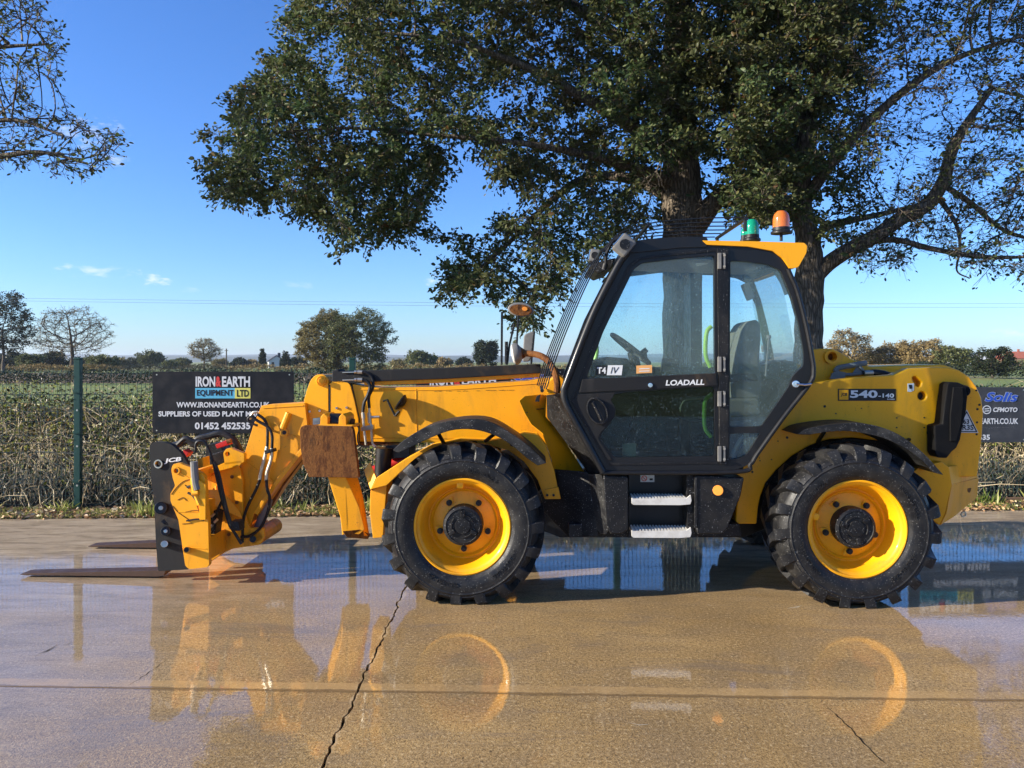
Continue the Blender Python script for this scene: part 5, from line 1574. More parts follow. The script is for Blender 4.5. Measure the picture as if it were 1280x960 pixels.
mtube(bm, [(741, 503), (747, 514), (752, 526)], YN - .034, 0.014, 8, 4)
part('door_handle', bm, M['plastic'], door)
bm = NB(); plate(bm, loop(747, 514, 10.5, 16, 28, -.45), YN - .012, YN - .008, 0); part('handle_recess', bm, M['ink'], door)
bm = NB(); cyl(bm, T(813, 481.5, YN - .024), T(813, 481.5, YN), 0.018, n=14, bevel=.003); part('door_lock', bm, M['chrome'], door)
mtext('lettering', 'LOADALL', (832, 474.6, 880.5, 481.6), YN - .0185, M['white'], door, .03, .15, -.018)
st = msheet('engine_sticker', [(760, 456.5), (778.5, 456.5), (777, 469), (758.5, 469)], YN + .013, M['white'], door)
bg_ = msheet('engine_sticker', [(745, 457.3), (759.3, 457.3), (758, 468.8), (745, 468.8)], YN + .0135, M['ink'], door)
mtext('lettering', 'T4', (746.3, 459, 757.5, 467), YN + .012, M['white'], bg_, .03)
mtext('lettering', 'IV', (763, 459, 774, 467), YN + .0115, M['ink'], st, .0, .3)
og = msheet('warning_sticker', [(795.5, 457), (815, 456.2), (815, 466), (795.5, 467)], YN + .013, M['decal_orange'], door)
bm = NB()
for yy in (460.5, 463.5): sheet(bm, [(799, yy), (812, yy - .4), (812, yy + .7), (799, yy + 1.1)], lambda a, b: T(a, b, YN + .0115))
part('small_print', bm, M['white'], og, None)
msheet('notice_sticker', [(778, 554.5), (795, 554), (795, 571), (778, 571)], YN + .024 + .02, M['lamp_grey'], door)
# hinges and B pillar
bm = NB()
plate(bm, [(896.5, 310), (911, 311), (911, 580), (900, 581)], YN - .014, YN + .02, 0.004)
part('door_pillar', bm, M['plastic'], tele)
hinge = None
for (y0, y1) in ((316, 336), (446, 465), (489, 508), (558, 577)):
    bm = NB()
    plate(bm, [(897.5, y0), (902, y0), (902, y1), (897.5, y1)], YN - .030, YN - .012, .003)
    plate(bm, [(904, y0), (907, y0), (907, y1), (904, y1)], YN - .024, YN - .012, .003)
    for yy in (y0 + 3, y1 - 3): cyl(bm, T(905.5, yy, YN - .034), T(905.5, yy, YN - .01), .010, n=8)
    part('door_hinge', bm, M['lamp_grey'], tele)
# grab handles, wheel, seat, dash
bm = NB(); mtube(bm, [(889.5, 408), (884, 414), (882, 428), (882.5, 446), (888, 459)], YN + .07, 0.016, 10, 6)
part('grab_handle', bm, M['green'], tele)
bm = NB(); mtube(bm, [(890, 492), (882, 500), (880.5, 515), (881.5, 535), (889, 546)], YN + .07, 0.016, 10, 6)
part('grab_handle', bm, M['green'], tele)
bm = NB(); mtube(bm, [(744, 424), (746, 440), (741, 458), (735, 470)], YF - .1, 0.018, 10, 6); part('grab_handle', bm, M['green'], tele)
c = T(788, 436, .55)
bm = NB()
tilt = Matrix.Rotation(R(38), 3, 'Y')
ring = [c + tilt @ Vector((.19 * math.cos(a), .19 * math.sin(a), 0)) for a in np.linspace(0, 2 * math.pi, 33)]
tube(bm, ring, .016, 8, cap=False)
for a in (R(90), R(210), R(330)): tube(bm, [c + tilt @ Vector((0, 0, -.02)), c + tilt @ Vector((.18 * math.cos(a), .18 * math.sin(a), 0))], .013, 6)
cyl(bm, c + tilt @ Vector((0, 0, -.03)), c + tilt @ Vector((0, 0, .012)), .045, n=16)
cyl(bm, T(803, 437, .45), T(807, 442, .45), .03, n=12)
part('steering_wheel', bm, M['plastic'], tele)
bm = NB()
plate(bm, [(735, 500), (737, 452), (760, 446), (785, 448), (800, 466), (800, 500), (780, 560), (755, 560)], .30, .85, .02)
tube(bm, [T(790, 440, .55), T(800, 475, .55)], .04, 10)
tube(bm, [T(806, 442, .42), T(815, 475, .42)], .012, 8); cyl(bm, T(805, 441, .42), T(806, 446, .42), .022, n=12, bevel=.006)
part('dashboard', bm, M['plastic'], tele)
bm = NB()
back = fillet([(916, 478), (922, 440), (929, 412), (936, 402), (946, 399), (951, 404), (952, 420), (950, 450), (953, 480), (952, 500), (918, 500)], 5)
plate(bm, back, .36, .80, .05, 0, (), 3)
plate(bm, fillet([(850, 512), (856, 500), (905, 498), (950, 498), (952, 520), (856, 524)], 5), .34, .82, .04, 0, (), 3)
part('driver_seat', bm, M['seat'], tele)
bm = NB(); plate(bm, [(862, 526), (945, 526), (945, 575), (862, 575)], .38, .78, .02)
part('seat_base', bm, M['plastic'], tele)
bm = NB(); tube(bm, [T(953, 432, .30), T(954, 440, .30)], .012, 8); cyl(bm, T(961, 419, .30), T(961, 423, .30), .018, n=10)
tube(bm, [T(957, 470, .30), T(961, 421, .30)], .007, 6)
pieces('control_lever', bm, M['lamp_grey'], tele)
bm = NB(); plate(bm, fillet([(958, 468), (960, 456), (978, 450), (996, 452), (1000, 470), (985, 478)], 3), .5, .95, .03); part('heater_box', bm, M['plastic'], tele)
bm = NB(); plate(bm, fillet([(905, 470), (925, 466), (946, 468), (948, 476), (906, 478)], 2), .26, .34, .012); tube(bm, [T(912, 470, .30), T(909, 452, .30)], .010, 8); cyl(bm, T(909, 453, .30), T(908, 444, .30), .024, n=12, bevel=.008)
part('arm_rest', bm, M['plastic'], tele)
bm = NB(); plate(bm, fillet([(826, 466), (828, 448), (848, 447), (849, 465)], 2), .86, .90, .008); tube(bm, [T(838, 466, .88), T(838, 480, .88)], .012, 6)
part('display_unit', bm, M['plastic'], tele)
bm = NB(); plate(bm, loop(957, 334, 14, 4, 24, .22), .40, .41, 0); part('roof_speaker', bm, M['plastic'], tele)
bm = NB(); plate(bm, fillet([(928, 356), (936, 352), (944, 372), (936, 376)], 2), .55, .62, .008); part('blower_vent', bm, M['lining'], tele)
bm = NB(); mtube(bm, [(968, 336), (978, 352), (984, 368)], .22, .022, 8, 5); part('pillar_trim', bm, M['lining'], tele)
bm = NB(); plate(bm, [(870, 324), (890, 321), (891, 328), (872, 332)], .3, .36, .01); part('cab_lamp', bm, M['white'], tele)
bm = NB()   # latch of the rear quarter window
cyl(bm, T(995, 480, YN - .03), T(995, 480, YN), .028, n=14, bevel=.006); mtube(bm, [(995, 480), (1006, 481), (1014, 480)], YN - .03, .010, 8, 0)
part('window_latch', bm, M['chrome'], tele)
bm = NB(); mtube(bm, [(916, 572), (922, 556), (930, 548), (934, 565)], .35, .02, 8, 4); plate(bm, [(938, 553), (943, 552), (944, 561), (936, 566)], .3, .33, .004)
plate(bm, [(930, 540), (936, 540), (937, 546), (931, 546)], .3, .32, .004)
pieces('cab_cable', bm, M['lamp_grey'], tele)

# roof, roof bars, lamps and beacons
bm = NB()
prism(bm, [t2(fillet([(781, 317), (797, 301), (825, 297), (862, 295.5), (885, 296.5), (885, 309), (850, 310), (805, 315)], 4), YN - .01)], YN - .01, YF + .01, .012)
part('cab_roof', bm, M['black_paint'], tele)
bm = NB()
prism(bm, [t2(fillet([(878, 300.5), (940, 301.5), (1005, 303.5), (1009, 307, 2), (1008, 316), (998, 334, 3), (988, 336, 2), (978, 322), (966, 313.5), (935, 308), (884, 305.8)], 1.0), YN - .02)], YN - .02, YF + .02, .010)
part('roof_cap', bm, M['yellow'], tele)
bm = NB()
for k in range(6):
    yl = YN + .02 + k * .180; bow = -.075 * (yl - .5)
    base = [(677, 484), (686, 455), (701, 415), (724, 362), (746, 322), (764, 304), (800, 292), (858, 286.5), (912, 285.5)]
    ps = [T(a, b, .55) for a, b in base]
    tube(bm, spline([(p.x + bow * (1 if i < 5 else .5), yl, p.z) for i, p in enumerate(ps)], 5), .0050, 6)
for q in ((677, 484), (746, 322), (800, 292), (912, 285.5)):
    p = T(*q, .55); tube(bm, [(p.x, YN, p.z - .01), (p.x, YF, p.z - .01)], .014, 8)
for yl in (YN + .03, YF - .03):
    p = T(912, 285.5, .55); tube(bm, [(p.x, yl, p.z), (p.x, yl, p.z - .10)], .014, 8)
pieces('screen_guard_bar', bm, M['black_paint'], tele)
bm = NB(); mtube(bm, [(724, 440, .3), (731, 412, .3), (738, 398, .3), (760, 352, .3)], .3, .009, 6, 4); mtube(bm, [(735, 400, .3), (712, 462, .42)], .3, .007, 6, 0)
mtube(bm, [(716, 455, .5), (740, 395, .5), (765, 340, .5)], .5, .010, 6, 4)
pieces('wiper_arm', bm, M['plastic'], tele)
def worklamp(px, py, yl, s, rot):
    bm = NB()
    m_ = Matrix.Rotation(R(rot), 3, 'Y')
    c_ = T(px, py, yl)
    box(bm, c_, (.105 * s, .10 * s, .13 * s), .018, m_)
    fr_ = part('work_lamp', bm, M['lamp_grey'], tele)
    bm = NB(); box(bm, c_ + m_ @ Vector((-.054 * s, 0, 0)), (.008, .085 * s, .105 * s), .003, m_)
    part('lamp_glass', bm, M['chrome'], fr_)
    bm = NB(); cyl(bm, c_ + Vector((.0, -.052 * s, .0)), c_ + Vector((.0, -.060 * s, 0)), .035 * s, n=16); part('lamp_knob', bm, M['plastic'], fr_)
worklamp(780, 307, YN - .05, 1.12, 40)
worklamp(743, 320, .80, .85, 10)
bm = NB(); mtube(bm, [(757, 330), (758, 318), (765, 303), (775, 297)], .22, .014, 8, 5); plate(bm, [(736, 333), (752, 326), (770, 322), (764, 336), (748, 342)], .25, .8, .01)
cyl(bm, T(757, 330, .2), T(755, 332.5, .2) + Vector((0, 0, -.03)), .022, n=12)
pieces('lamp_bracket', bm, M['plastic'], tele)
def beacon(px, py, yl, w, h, lensmat, stem):
    c_ = T(px, py, yl); s = (yl + 5.7) / F
    bm = NB(); lathe(bm, [(w * 1.22 * s, -2.2 * s), (w * 1.22 * s, 0), (w * 1.02 * s, 1.5 * s), (w * 1.0 * s, 5.5 * s)], c_, 24, 'z')
    if stem: cyl(bm, c_ - Vector((0, 0, 11 * s)), c_, 2.0 * s, n=10)
    b_ = part('beacon', bm, M['plastic'], tele)
    bm = NB(); lathe(bm, [(w * s, 5.5 * s), (w * .98 * s, h * .6 * s), (w * .85 * s, h * .82 * s), (w * .5 * s, h * .97 * s), (.0005, h * s)], c_, 24, 'z')
    part('beacon_lens', bm, lensmat, b_)
    bm = NB(); cyl(bm, c_ + Vector((0, 0, 5.5 * s)), c_ + Vector((0, 0, h * .75 * s)), w * .35 * s, n=12); part('beacon_reflector', bm, M['chrome'], b_)
beacon(976.5, 290, .62, 10.3, 26.5, M['amber'], True)
beacon(940, 299, .85, 8.6, 25, M['green_lens'], False)
beacon(930.5, 300, .95, 4.2, 15, M['green_lens'], False)

# ------------------------------------------------------------------ step boxes under the cab
def stepbox(name, pts, lead, y0, y1, parent=tele):
    bm = NB(); plate(bm, pts, y0, y1, .015, 0, (), 3); return part(name, bm, lead, parent)
stepbox('battery_box', fillet([(754, 594), (785.5, 596), (785.5, 662), (778, 668), (763, 668), (757, 655)], 3), M['plastic'], .07, .5)
bm = NB()
hexa(bm, [T(735, 592, .30), T(752, 593, .085), T(756, 610, .075), T(763, 660, .085), T(757, 668, .11), T(750, 667, .20), T(742, 655, .30)],
         [T(735, 592, .34), T(752, 593, .3), T(756, 610, .3), T(763, 660, .3), T(757, 668, .3), T(750, 667, .34), T(742, 655, .36)], .008)
part('corner_guard', bm, M['worn_plastic'], tele)
stepbox('hydraulic_box', fillet([(869, 594), (930.5, 597), (926, 620), (918, 640), (909, 662), (902, 668), (871, 668)], 3), M['plastic'], .07, .5)
bm = NB(); plate(bm, [(868.5, 596), (871.5, 596), (871.5, 660), (868.5, 660)], .062, .09, .003); part('box_edge', bm, M['worn_plastic'], tele)
bm = NB(); cyl(bm, T(897.5, 613, .055), T(897.5, 613, .08), 0.0385, n=24, bevel=.004); part('side_reflector', bm, M['amber_dot'], tele)
bm = NB(); plate(bm, [(786, 590), (868, 590), (868, 672), (786, 672)], .30, .34, 0); part('step_backing', bm, M['black_paint'], tele)
bm = NB(); plate(bm, [(858, 592), (868, 592), (868, 668), (860, 668)], .12, .30, .004); part('step_side', bm, M['plastic'], tele)
for (ya, yb) in ((620, 631.5), (660.5, 672.5)):
    bm = NB()
    plate(bm, fillet([(789.5, ya + 2), (793, ya + 3.5), (858, ya + 3.0), (863.5, ya - 1.5), (864.5, ya + 6), (863, yb - 1), (850, yb), (792, yb - .3), (789.5, yb - 2)], 1.0), .07, .085, .003)
    a, b = T(790.5, ya + 4, .085), T(863, ya + 4, .085)
    # serrated tread: short teeth standing on a tray
    hexa(bm, [Vector((a.x, .085, a.z - .02)), Vector((b.x, .085, b.z - .02)), Vector((b.x, .085, b.z - .006)), Vector((a.x, .085, a.z - .006))],
             [Vector((a.x, .285, a.z - .02)), Vector((b.x, .285, b.z - .02)), Vector((b.x, .285, b.z - .006)), Vector((a.x, .285, a.z - .006))])
    for i in range(18):
        for j in range(6):
            x = a.x + (b.x - a.x) * (i + .5) / 18; y = .10 + j * .032
            box(bm, (x, y, a.z + .0035), (.012, .010, .02), .0)
    part('cab_step', bm, M['step'], tele)
sk = msheet('no_step_sticker', [(800.5, 593.5), (818, 593.5), (818, 602.5), (800.5, 602.5)], .297, M['white'], tele)
bm = NB(); prism(bm, [t2(hole(805.3, 598, 3.6), .2945), t2(hole(805.3, 598, 2.7), .2945)], .2945, .296, 0)
prism(bm, [t2([(802.6, 596.1), (803.2, 595.5), (808, 600), (807.4, 600.6)], .2940)], .2940, .2955, 0)
part('prohibition_ring', bm, M['decal_red'], sk, None)
bm = NB(); prism(bm, [t2([(812, 598), (816, 598), (816, 600.5), (812, 600.5)], .2945)], .2945, .296, 0); part('small_print', bm, M['ink'], sk, None)

# black corner between cowl and cab
bm = NB()
hexa(bm, [T(683, 494, .60), T(703, 491, .22), T(707, 505, .20), T(752, 592, .20), T(736, 592, .42), T(714, 562, .58), T(702, 540, .62), T(684, 522, .62)],
         [T(683, 494, .95), T(703, 491, .95), T(707, 505, .95), T(752, 592, .95), T(736, 592, .95), T(714, 562, .95), T(702, 540, .95), T(684, 522, .95)], .006)
part('cab_corner', bm, M['plastic'], tele)

# ------------------------------------------------------------------ boom
BN, BF = 1.05, 1.46
bm = NB(); plate(bm, [(440, 480), (470, 484.5), (545, 483.5), (600, 480), (660, 476), (676, 473), (700, 471), (760, 470), (1010, 455), (1010, 520), (700, 556), (447, 552)], BN, BF, .006)
boom = part('boom', bm, M['yellow'], tele)
bm = NB(); plate(bm, fillet([(411.5, 480), (416, 476.5), (424, 475.5), (437, 478, 6), (443, 500), (448, 524), (448, 556), (411.5, 556)], 1.5), BN - .03, BF + .03, .005)
part('boom_collar', bm, M['yellow'], tele)
bm = NB(); plate(bm, fillet([(380, 500), (383.5, 488), (388, 475, 5), (395, 468, 5), (405, 468, 4), (410.5, 474, 3), (410.8, 556), (388, 556), (386, 548)], 1.5), BN - .02, BF + .02, .005)
part('boom_head', bm, M['yellow'], tele)
bm = NB(); cyl(bm, T(401.5, 476, BN - .05), T(401.5, 476, BN), .046, n=24, bevel=.008); cyl(bm, T(401.5, 476, BN - .075), T(401.5, 476, BN - .04), .027, n=6, bevel=.004)
part('head_pin', bm, M['yellow'], tele)
bm = NB()
for x, y in ((387, 514.3), (399.5, 513.5), (420.5, 510), (433, 509.5)): cyl(bm, T(x, y, BN - .042), T(x, y, BN - .01), .011, n=6)
pieces('stage_bolt', bm, M['steel'], tele)
bm = NB(); plate(bm, [(391, 523), (400, 522), (400, 530), (391, 531)], BN - .027, BN - .02, .001); part('data_plate', bm, M['steel'], tele)
bm = NB(); plate(bm, [(446, 553), (512, 553), (512, 557), (446, 557)], BN + .02, BF, .003); part('boom_underside', bm, M['rust'], tele)
bm = NB(); plate(bm, [(411.0, 481), (412.8, 481), (412.8, 554), (411.0, 554)], BN - .032, BF, .0); plate(bm, [(437.5, 480.5), (440, 480.5), (449.5, 524), (449.5, 553), (447.5, 553), (447.5, 525)], BN - .012, BF, 0)
pieces('stage_gap', bm, M['ink'], tele)  # dark strips at the wear pads, drawn as the shaded gap between boom stages
# black hose carrier with the ram beneath it
bm = NB(); plate(bm, [(415, 463.5), (423, 461), (424, 464), (560, 459.5), (676, 455), (676, 466.5), (560, 473.5), (470, 477), (440, 479.5), (424, 479.5), (415, 478.5)], 1.02, 1.24, .010)
car = part('hose_carrier', bm, M['plate_black'], tele)
bm = NB(); plate(bm, [(455, 477), (560, 472), (676, 465), (676, 471.5), (560, 478.3), (470, 481.5), (455, 482)], 1.05, 1.22, .010)
part('extension_ram', bm, M['yellow_worn'], tele)
# steel pipes and hoses on the boom
bm = NB(); mtube(bm, [(450, 465), (459, 466.5), (465.5, 473), (466, 484), (461, 496), (461.5, 510)], BN - .04, .0145, 8, 6); pieces('boom_hose', bm, M['rubber'], tele)
bm = NB(); mtube(bm, [(452, 474.5), (459, 477), (462.5, 483), (460, 493), (455, 504), (453.5, 515)], BN - .07, .0145, 8, 6); pieces('boom_hose', bm, M['rubber'], tele)
bm = NB()
for yy, y_ in ((465, BN - .04), (474.5, BN - .07)): mtube(bm, [(428, yy + .6), (444, yy + .2)], y_, .006, 6, 0); mtube(bm, [(443, yy), (446, yy)], y_, .016, 8, 0); mtube(bm, [(447, yy), (453, yy + .3)], y_, .019, 8, 0)
mtube(bm, [(461.5, 510), (462, 520), (464, 533), (465.5, 553), (469, 558)], BN - .04, .011, 8, 4); mtube(bm, [(453.5, 515), (455, 535), (457.5, 556)], BN - .07, .011, 8, 4)
mtube(bm, [(461.5, 516), (462.5, 529)], BN - .04, .019, 8, 0); mtube(bm, [(463, 521.5), (474.5, 521)], BN - .05, .013, 8, 0)
mtube(bm, [(453.6, 516), (454.3, 523)], BN - .07, .017, 8, 0)
mtube(bm, [(469, 558), (480, 560), (490, 557)], BN - .04, .008, 6, 4)
pieces('hydraulic_pipe', bm, M['steel'], tele)
bm = NB(); plate(bm, [(451, 534), (466, 531), (466.5, 537), (451.5, 539)], BN - .10, BN - .02, .004); part('pipe_clamp', bm, M['steel'], tele)
bm = NB(); mtube(bm, [(445, 531), (449, 536), (447, 545), (449, 556), (462, 559)], BN - .03, .007, 6, 5); part('thin_hose', bm, M['rubber'], tele)
# boom work lamp seen from the side, on its rod
bm = NB()
c0 = T(501, 503, BN - .07); rt = Matrix.Rotation(R(-28), 3, 'Y')
t_ = NB(); lathe(t_, [(.001, .04), (.036, .036), (.062, .02), (.078, 0.0), (.078, -.010), (.070, -.012), (.0005, -.009)], (0, 0, 0), 28, 'z')
bmesh.ops.transform(t_, matrix=Matrix.Translation(c0) @ Matrix.Rotation(R(35), 4, 'Y') @ Matrix.Rotation(R(90), 4, 'Y'), verts=t_.verts); merge(bm, t_)
bl = part('boom_lamp', bm, M['plastic'], tele)
bm = NB(); mtube(bm, [(479, 501.5), (484, 499.5), (494, 520)], BN - .05, .010, 8, 0); mtube(bm, [(494, 520), (499, 514)], BN - .05, .012, 8, 0); pieces('lamp_bracket', bm, M['plastic'], tele)
bm = NB()
for x in range(535, 645, 3):
    if random.random() < .55: box(bm, T(x + random.random() * 3, 489.5 + random.uniform(-.4, .4) - (x - 535) * .02, BN - .0005), (random.uniform(.006, .03), .003, .003))
tag(part('paint_scratch', bm, M['ink'], tele, None), kind='stuff')
bm = NB()
mtube(bm, [(449, 487), (560, 487), (690, 478)], BN - .001, .004, 6, 8); mtube(bm, [(449, 547), (560, 548), (660, 548)], BN - .001, .004, 6, 8)
mtube(bm, [(520, 486), (521, 547)], BN - .001, .0035, 6, 0)
pieces('weld_seam', bm, M['yellow_worn'], tele)
bm = NB()
for a, b in (((318, 532), (381, 548)), ((304, 575), (343, 602)), ((329, 510), (379, 507))): mtube(bm, [a, b], .968, .0045, 6, 0)
for a, b in (((224, 590), (250, 606)), ((222, 640), (257, 640)), ((228, 684), (258, 686))): mtube(bm, [a, b], .419, .0035, 6, 0)
pieces('weld_seam', bm, M['yellow_worn'], tele)
# ram lug with its black cylinder end above the rusty foot
bm = NB()
for x in (404, 427): plate(bm, fillet([(x - 4, 533), (x - 3.5, 521), (x + 1, 516.5), (x + 6, 521), (x + 6, 533)], 2), .62, .90, .008)
plate(bm, [(398, 530.5), (440, 532), (440, 535.5), (398, 534.5)], .55, .85, .004)
pieces('stabiliser_lug', bm, M['yellow_worn'], tele)
bm = NB(); cyl(bm, T(411, 527.5, .75), T(428, 527.5, .75), .075, n=24, bevel=.02); part('stabiliser_ram', bm, M['black_paint'], tele)
bm = NB(); cyl(bm, T(438, 527, .72), T(443, 528, .72), .03, n=12, bevel=.006); part('ram_pin', bm, M['rust'], tele)
# stabiliser foot (rusty) and leg
bm = NB()
fpts = fillet([(374.5, 536, 4), (378, 532, 3), (440, 533.5, 4), (442, 540, 3), (448.5, 597, 1), (386, 596.5, 1), (379, 580, 2), (375.5, 560)], 2)
plate(bm, fpts, .50, .56, .014, 0, (), 3)
part('stabiliser_foot', bm, M['rust'], tele)
bm = NB()
hexa(bm, [T(410, 596, .57), T(432, 596, .57), T(449, 634, .58), T(456, 662, .60), T(449, 668, .60), T(434, 666, .60), T(428, 669, .60), T(425.5, 646, .58)],
         [T(410, 596, .92), T(432, 596, .92), T(449, 634, .92), T(456, 662, .92), T(449, 668, .92), T(434, 666, .92), T(428, 669, .92), T(425.5, 646, .92)], .006)
hexa(bm, [T(432, 597, .575), T(447.5, 597, .66), T(454, 622, .68), T(462, 670, .70), T(455, 670, .62), T(449, 634, .59)],
         [T(432, 597, .9), T(447.5, 597, .9), T(454, 622, .9), T(462, 670, .9), T(455, 670, .9), T(449, 634, .9)], .004)
part('stabiliser_leg', bm, M['yellow_worn'], tele)
bm = NB(); hexa(bm, [T(428, 664, .59), T(450, 662, .59), T(463, 668, .68), T(460, 674, .68), T(434, 672, .60)], [T(428, 664, .9), T(450, 662, .9), T(463, 668, .9), T(460, 674, .9), T(434, 672, .9)], .004)
part('worn_leg_end', bm, M['rust'], tele)

# ------------------------------------------------------------------ boom nose and fork carriage
nose = fillet([(327, 507, 4), (340, 505.5), (381, 503.5), (386, 545), (377, 563), (345, 604), (318, 641), (311, 662), (300, 664), (291, 640), (297, 600), (304, 573), (317, 531)], 2)
bm = NB(); plate(bm, nose, 0.97, 1.02, .004); plate(bm, nose, 1.30, 1.35, .010)
nz = pieces('boom_nose', bm, M['yellow_worn'], tele)
bm = NB(); plate(bm, [(327, 507), (381, 503.5), (386, 545), (345, 604), (311, 655), (300, 640), (304, 573), (317, 531)], 1.01, 1.31, 0)
part('nose_core', bm, M['yellow_worn'], tele)
bm = NB(); plate(bm, [(377, 559), (382, 562), (346, 607), (322, 644), (316, 641), (343, 602)], .94, 1.38, .006)
part('nose_flange', bm, M['yellow_worn'], tele)
bm = NB(); mtube(bm, [(361, 516), (353, 536)], .962, .028, 10, 0); cyl(bm, T(355.3, 540.7, .95), T(355.3, 540.7, .98), .036, n=20, bevel=.005)
part('nose_rib', bm, M['yellow'], tele)
bm = NB(); cyl(bm, T(355.3, 540.7, .945), T(355.3, 540.7, .96), .018, n=12); part('nose_pin', bm, M['ink'], tele)
bm = NB(); mtube(bm, [(375, 572), (350, 606), (330, 642), (324, 660)], 1.16, .035, 10, 0); part('tilt_ram', bm, M['rust'], tele)
bm = NB(); mtube(bm, [(336, 624), (330, 642), (321, 664)], 1.02, .040, 12, 0); part('tilt_ram_rod', bm, M['lamp_grey'], tele)
bm = NB(); cyl(bm, T(320, 672, .90), T(320, 672, .90) + Vector((0, .5, 0)), .068, n=24, bevel=.01); part('tilt_pivot', bm, M['yellow_worn'], tele)
bm = NB(); cyl(bm, T(316, 674, .885), T(316, 674, .91), .028, n=16); part('tilt_pin', bm, M['ink'], tele)

bm = NB()   # cast hitch between the boom nose and the carriage
plate(bm, [(258, 598), (272, 590), (297, 578), (303, 600), (304, 640), (312, 660), (330, 660), (331, 672), (318, 682), (291, 686), (282, 690), (262, 703)], .90, .94, .008)
plate(bm, [(258, 598), (272, 590), (297, 578), (303, 600), (304, 640), (312, 660), (330, 660), (331, 672), (318, 682), (291, 686), (282, 690), (262, 703)], 1.38, 1.42, .008)
plate(bm, [(262, 640), (300, 655), (318, 668), (300, 682), (280, 688), (264, 698)], .93, 1.39, .006)
pieces('hitch_casting', bm, M['yellow_worn'], tele)
bm = NB(); plate(bm, fillet([(279, 566), (283, 560.5), (289, 560.5), (305, 567), (305, 578), (281, 581)], 2), .86, .92, .006, 0, [hole(284.3, 567.5, 3.0, 14)])
plate(bm, [(281, 578), (304, 575), (300, 582), (262, 592), (260, 588)], .86, 1.4, .004)
pieces('hitch_lug', bm, M['yellow'], tele)
bm = NB()
mtube(bm, [(271, 607), (275, 640), (279, 652)], .88, .020, 8, 4)
hexa(bm, [T(257, 612, .70), T(277, 612, .80), T(300, 640, .88), T(303, 648, .88), T(262, 630, .72)], [T(257, 612, .74), T(277, 612, .84), T(300, 640, .92), T(303, 648, .92), T(262, 630, .76)], .003)
pieces('hitch_stay', bm, M['yellow_worn'], tele)
bp = fillet([(187, 556, 3), (192, 552.5, 3), (205, 552.5), (215, 556), (226, 566), (237, 583), (240, 600), (236, 712), (232, 712, 3), (197.5, 714, 3), (194.5, 672), (193, 632), (189, 600)], 2)
bm = NB(); plate(bm, bp, .52, .57, .010, 0, [hole(197.5, 580, 3.6, 14)]); plate(bm, bp, 1.72, 1.77, .010)
cp = pieces('carriage_plate', bm, M['plate_black'], tele)[0]
bm = NB()
lathe(bm, [(.026, 0), (.036, 0), (.036, .02), (.026, .02)], T(197.5, 580, .505), 20, closed=True)
part('lifting_eye', bm, M['steel'], tele)
mtext('lettering', 'JCB', (205, 572.2, 226.5, 579), .516, M['white'], cp, .035, .15, -.12)
bm = NB()
for x, y, r in ((201, 635, .050), (207, 664, .038)): cyl(bm, T(x, y, .475), T(x, y, .53), r, n=24, bevel=.008)
cyl(bm, T(205, 652, .515), T(205, 652, .53), .022, n=4)
pieces('carriage_roller', bm, M['black_paint'], tele)
bm = NB()
for x, y, r in ((201, 635, .018), (207, 664, .015), (205.5, 680, .028), (206, 664, .01)): cyl(bm, T(x, y, .465), T(x, y, .53), r, n=12, bevel=.003)
pieces('roller_bolt', bm, M['steel'], tele)
ysp = fillet([(214, 587, 3), (216, 580, 4), (224, 579, 3), (240, 585, 2), (252, 592, 2), (256, 597, 1), (258, 630, 0), (260, 648, 0), (261.3, 706, 1), (259, 709, 1), (236, 711.5, 3), (231.5, 707, 2), (223, 650, 0), (213, 626, 3), (213, 617, 2), (219, 607, 2), (216, 598, 1)], 1)
bm = NB(); plate(bm, ysp, .42, .47, .005, 0, [hole(220, 588.5, 3.4, 14)]); plate(bm, ysp, 1.80, 1.85, .008)
cs = pieces('carriage_side', bm, M['yellow_worn'], tele)
bm = NB(); plate(bm, [(248, 600), (257, 606), (257, 650), (249, 650)], .39, .42, .004); mtube(bm, [(241, 597), (243, 612), (250, 630)], .40, .022, 8, 4); part('carriage_gusset', bm, M['yellow'], tele)
bm = NB(); mtube(bm, [(242.5, 577), (244, 600), (247, 612)], .40, .030, 10, 3); part('steel_guide', bm, M['lamp_grey'], tele)
bm = NB(); cyl(bm, T(233.5, 687.5, .34), T(233.5, 687.5, .43), .026, n=16); lathe(bm, [(.020, 0), (.030, 0), (.030, .02), (.020, .02)], T(220, 588.5, .405), 20, closed=True)
cyl(bm, T(248, 616, .38), T(240, 617, .38), .018, n=10); pieces('carriage_pin', bm, M['yellow_worn'], tele)
bm = NB(); cyl(bm, T(233.0, 687.3, .330), T(233.0, 687.3, .345), .018, n=14)
for a, b in (((234, 609), (240, 607)), ((235, 616), (243, 620)), ((240, 618), (246, 626))): mtube(bm, [(*a, .41), (*b, .40)], .41, .010, 6, 0)
mtube(bm, [(233, 651), (246, 649), (255, 650)], .413, .007, 6, 3)
pieces('carriage_wear', bm, M['ink'], tele)
bm = NB()
for ln in ([(214, 618), (221, 609), (229, 602), (238, 599)], [(215, 632), (222, 640), (229, 645), (238, 651)], [(232, 640), (243, 638), (252, 639)], [(228, 655), (240, 654)], [(222, 625), (229, 622), (233, 626)], [(231, 606), (236, 611)], [(246, 632), (249, 640)]):
    mtube(bm, [(a, b, .4175) for a, b in ln], .4175, .0028, 5, 4)
tag(part('paint_crack', bm, M['rust'], tele), kind='stuff')
bm = NB()
for x, y in ((268, 612), (290, 596), (296, 628), (286, 668), (300, 676), (272, 690)): cyl(bm, T(x, y, .885), T(x, y, .91), .017, n=6, bevel=.002)
pieces('hitch_bolt', bm, M['rust'], tele)
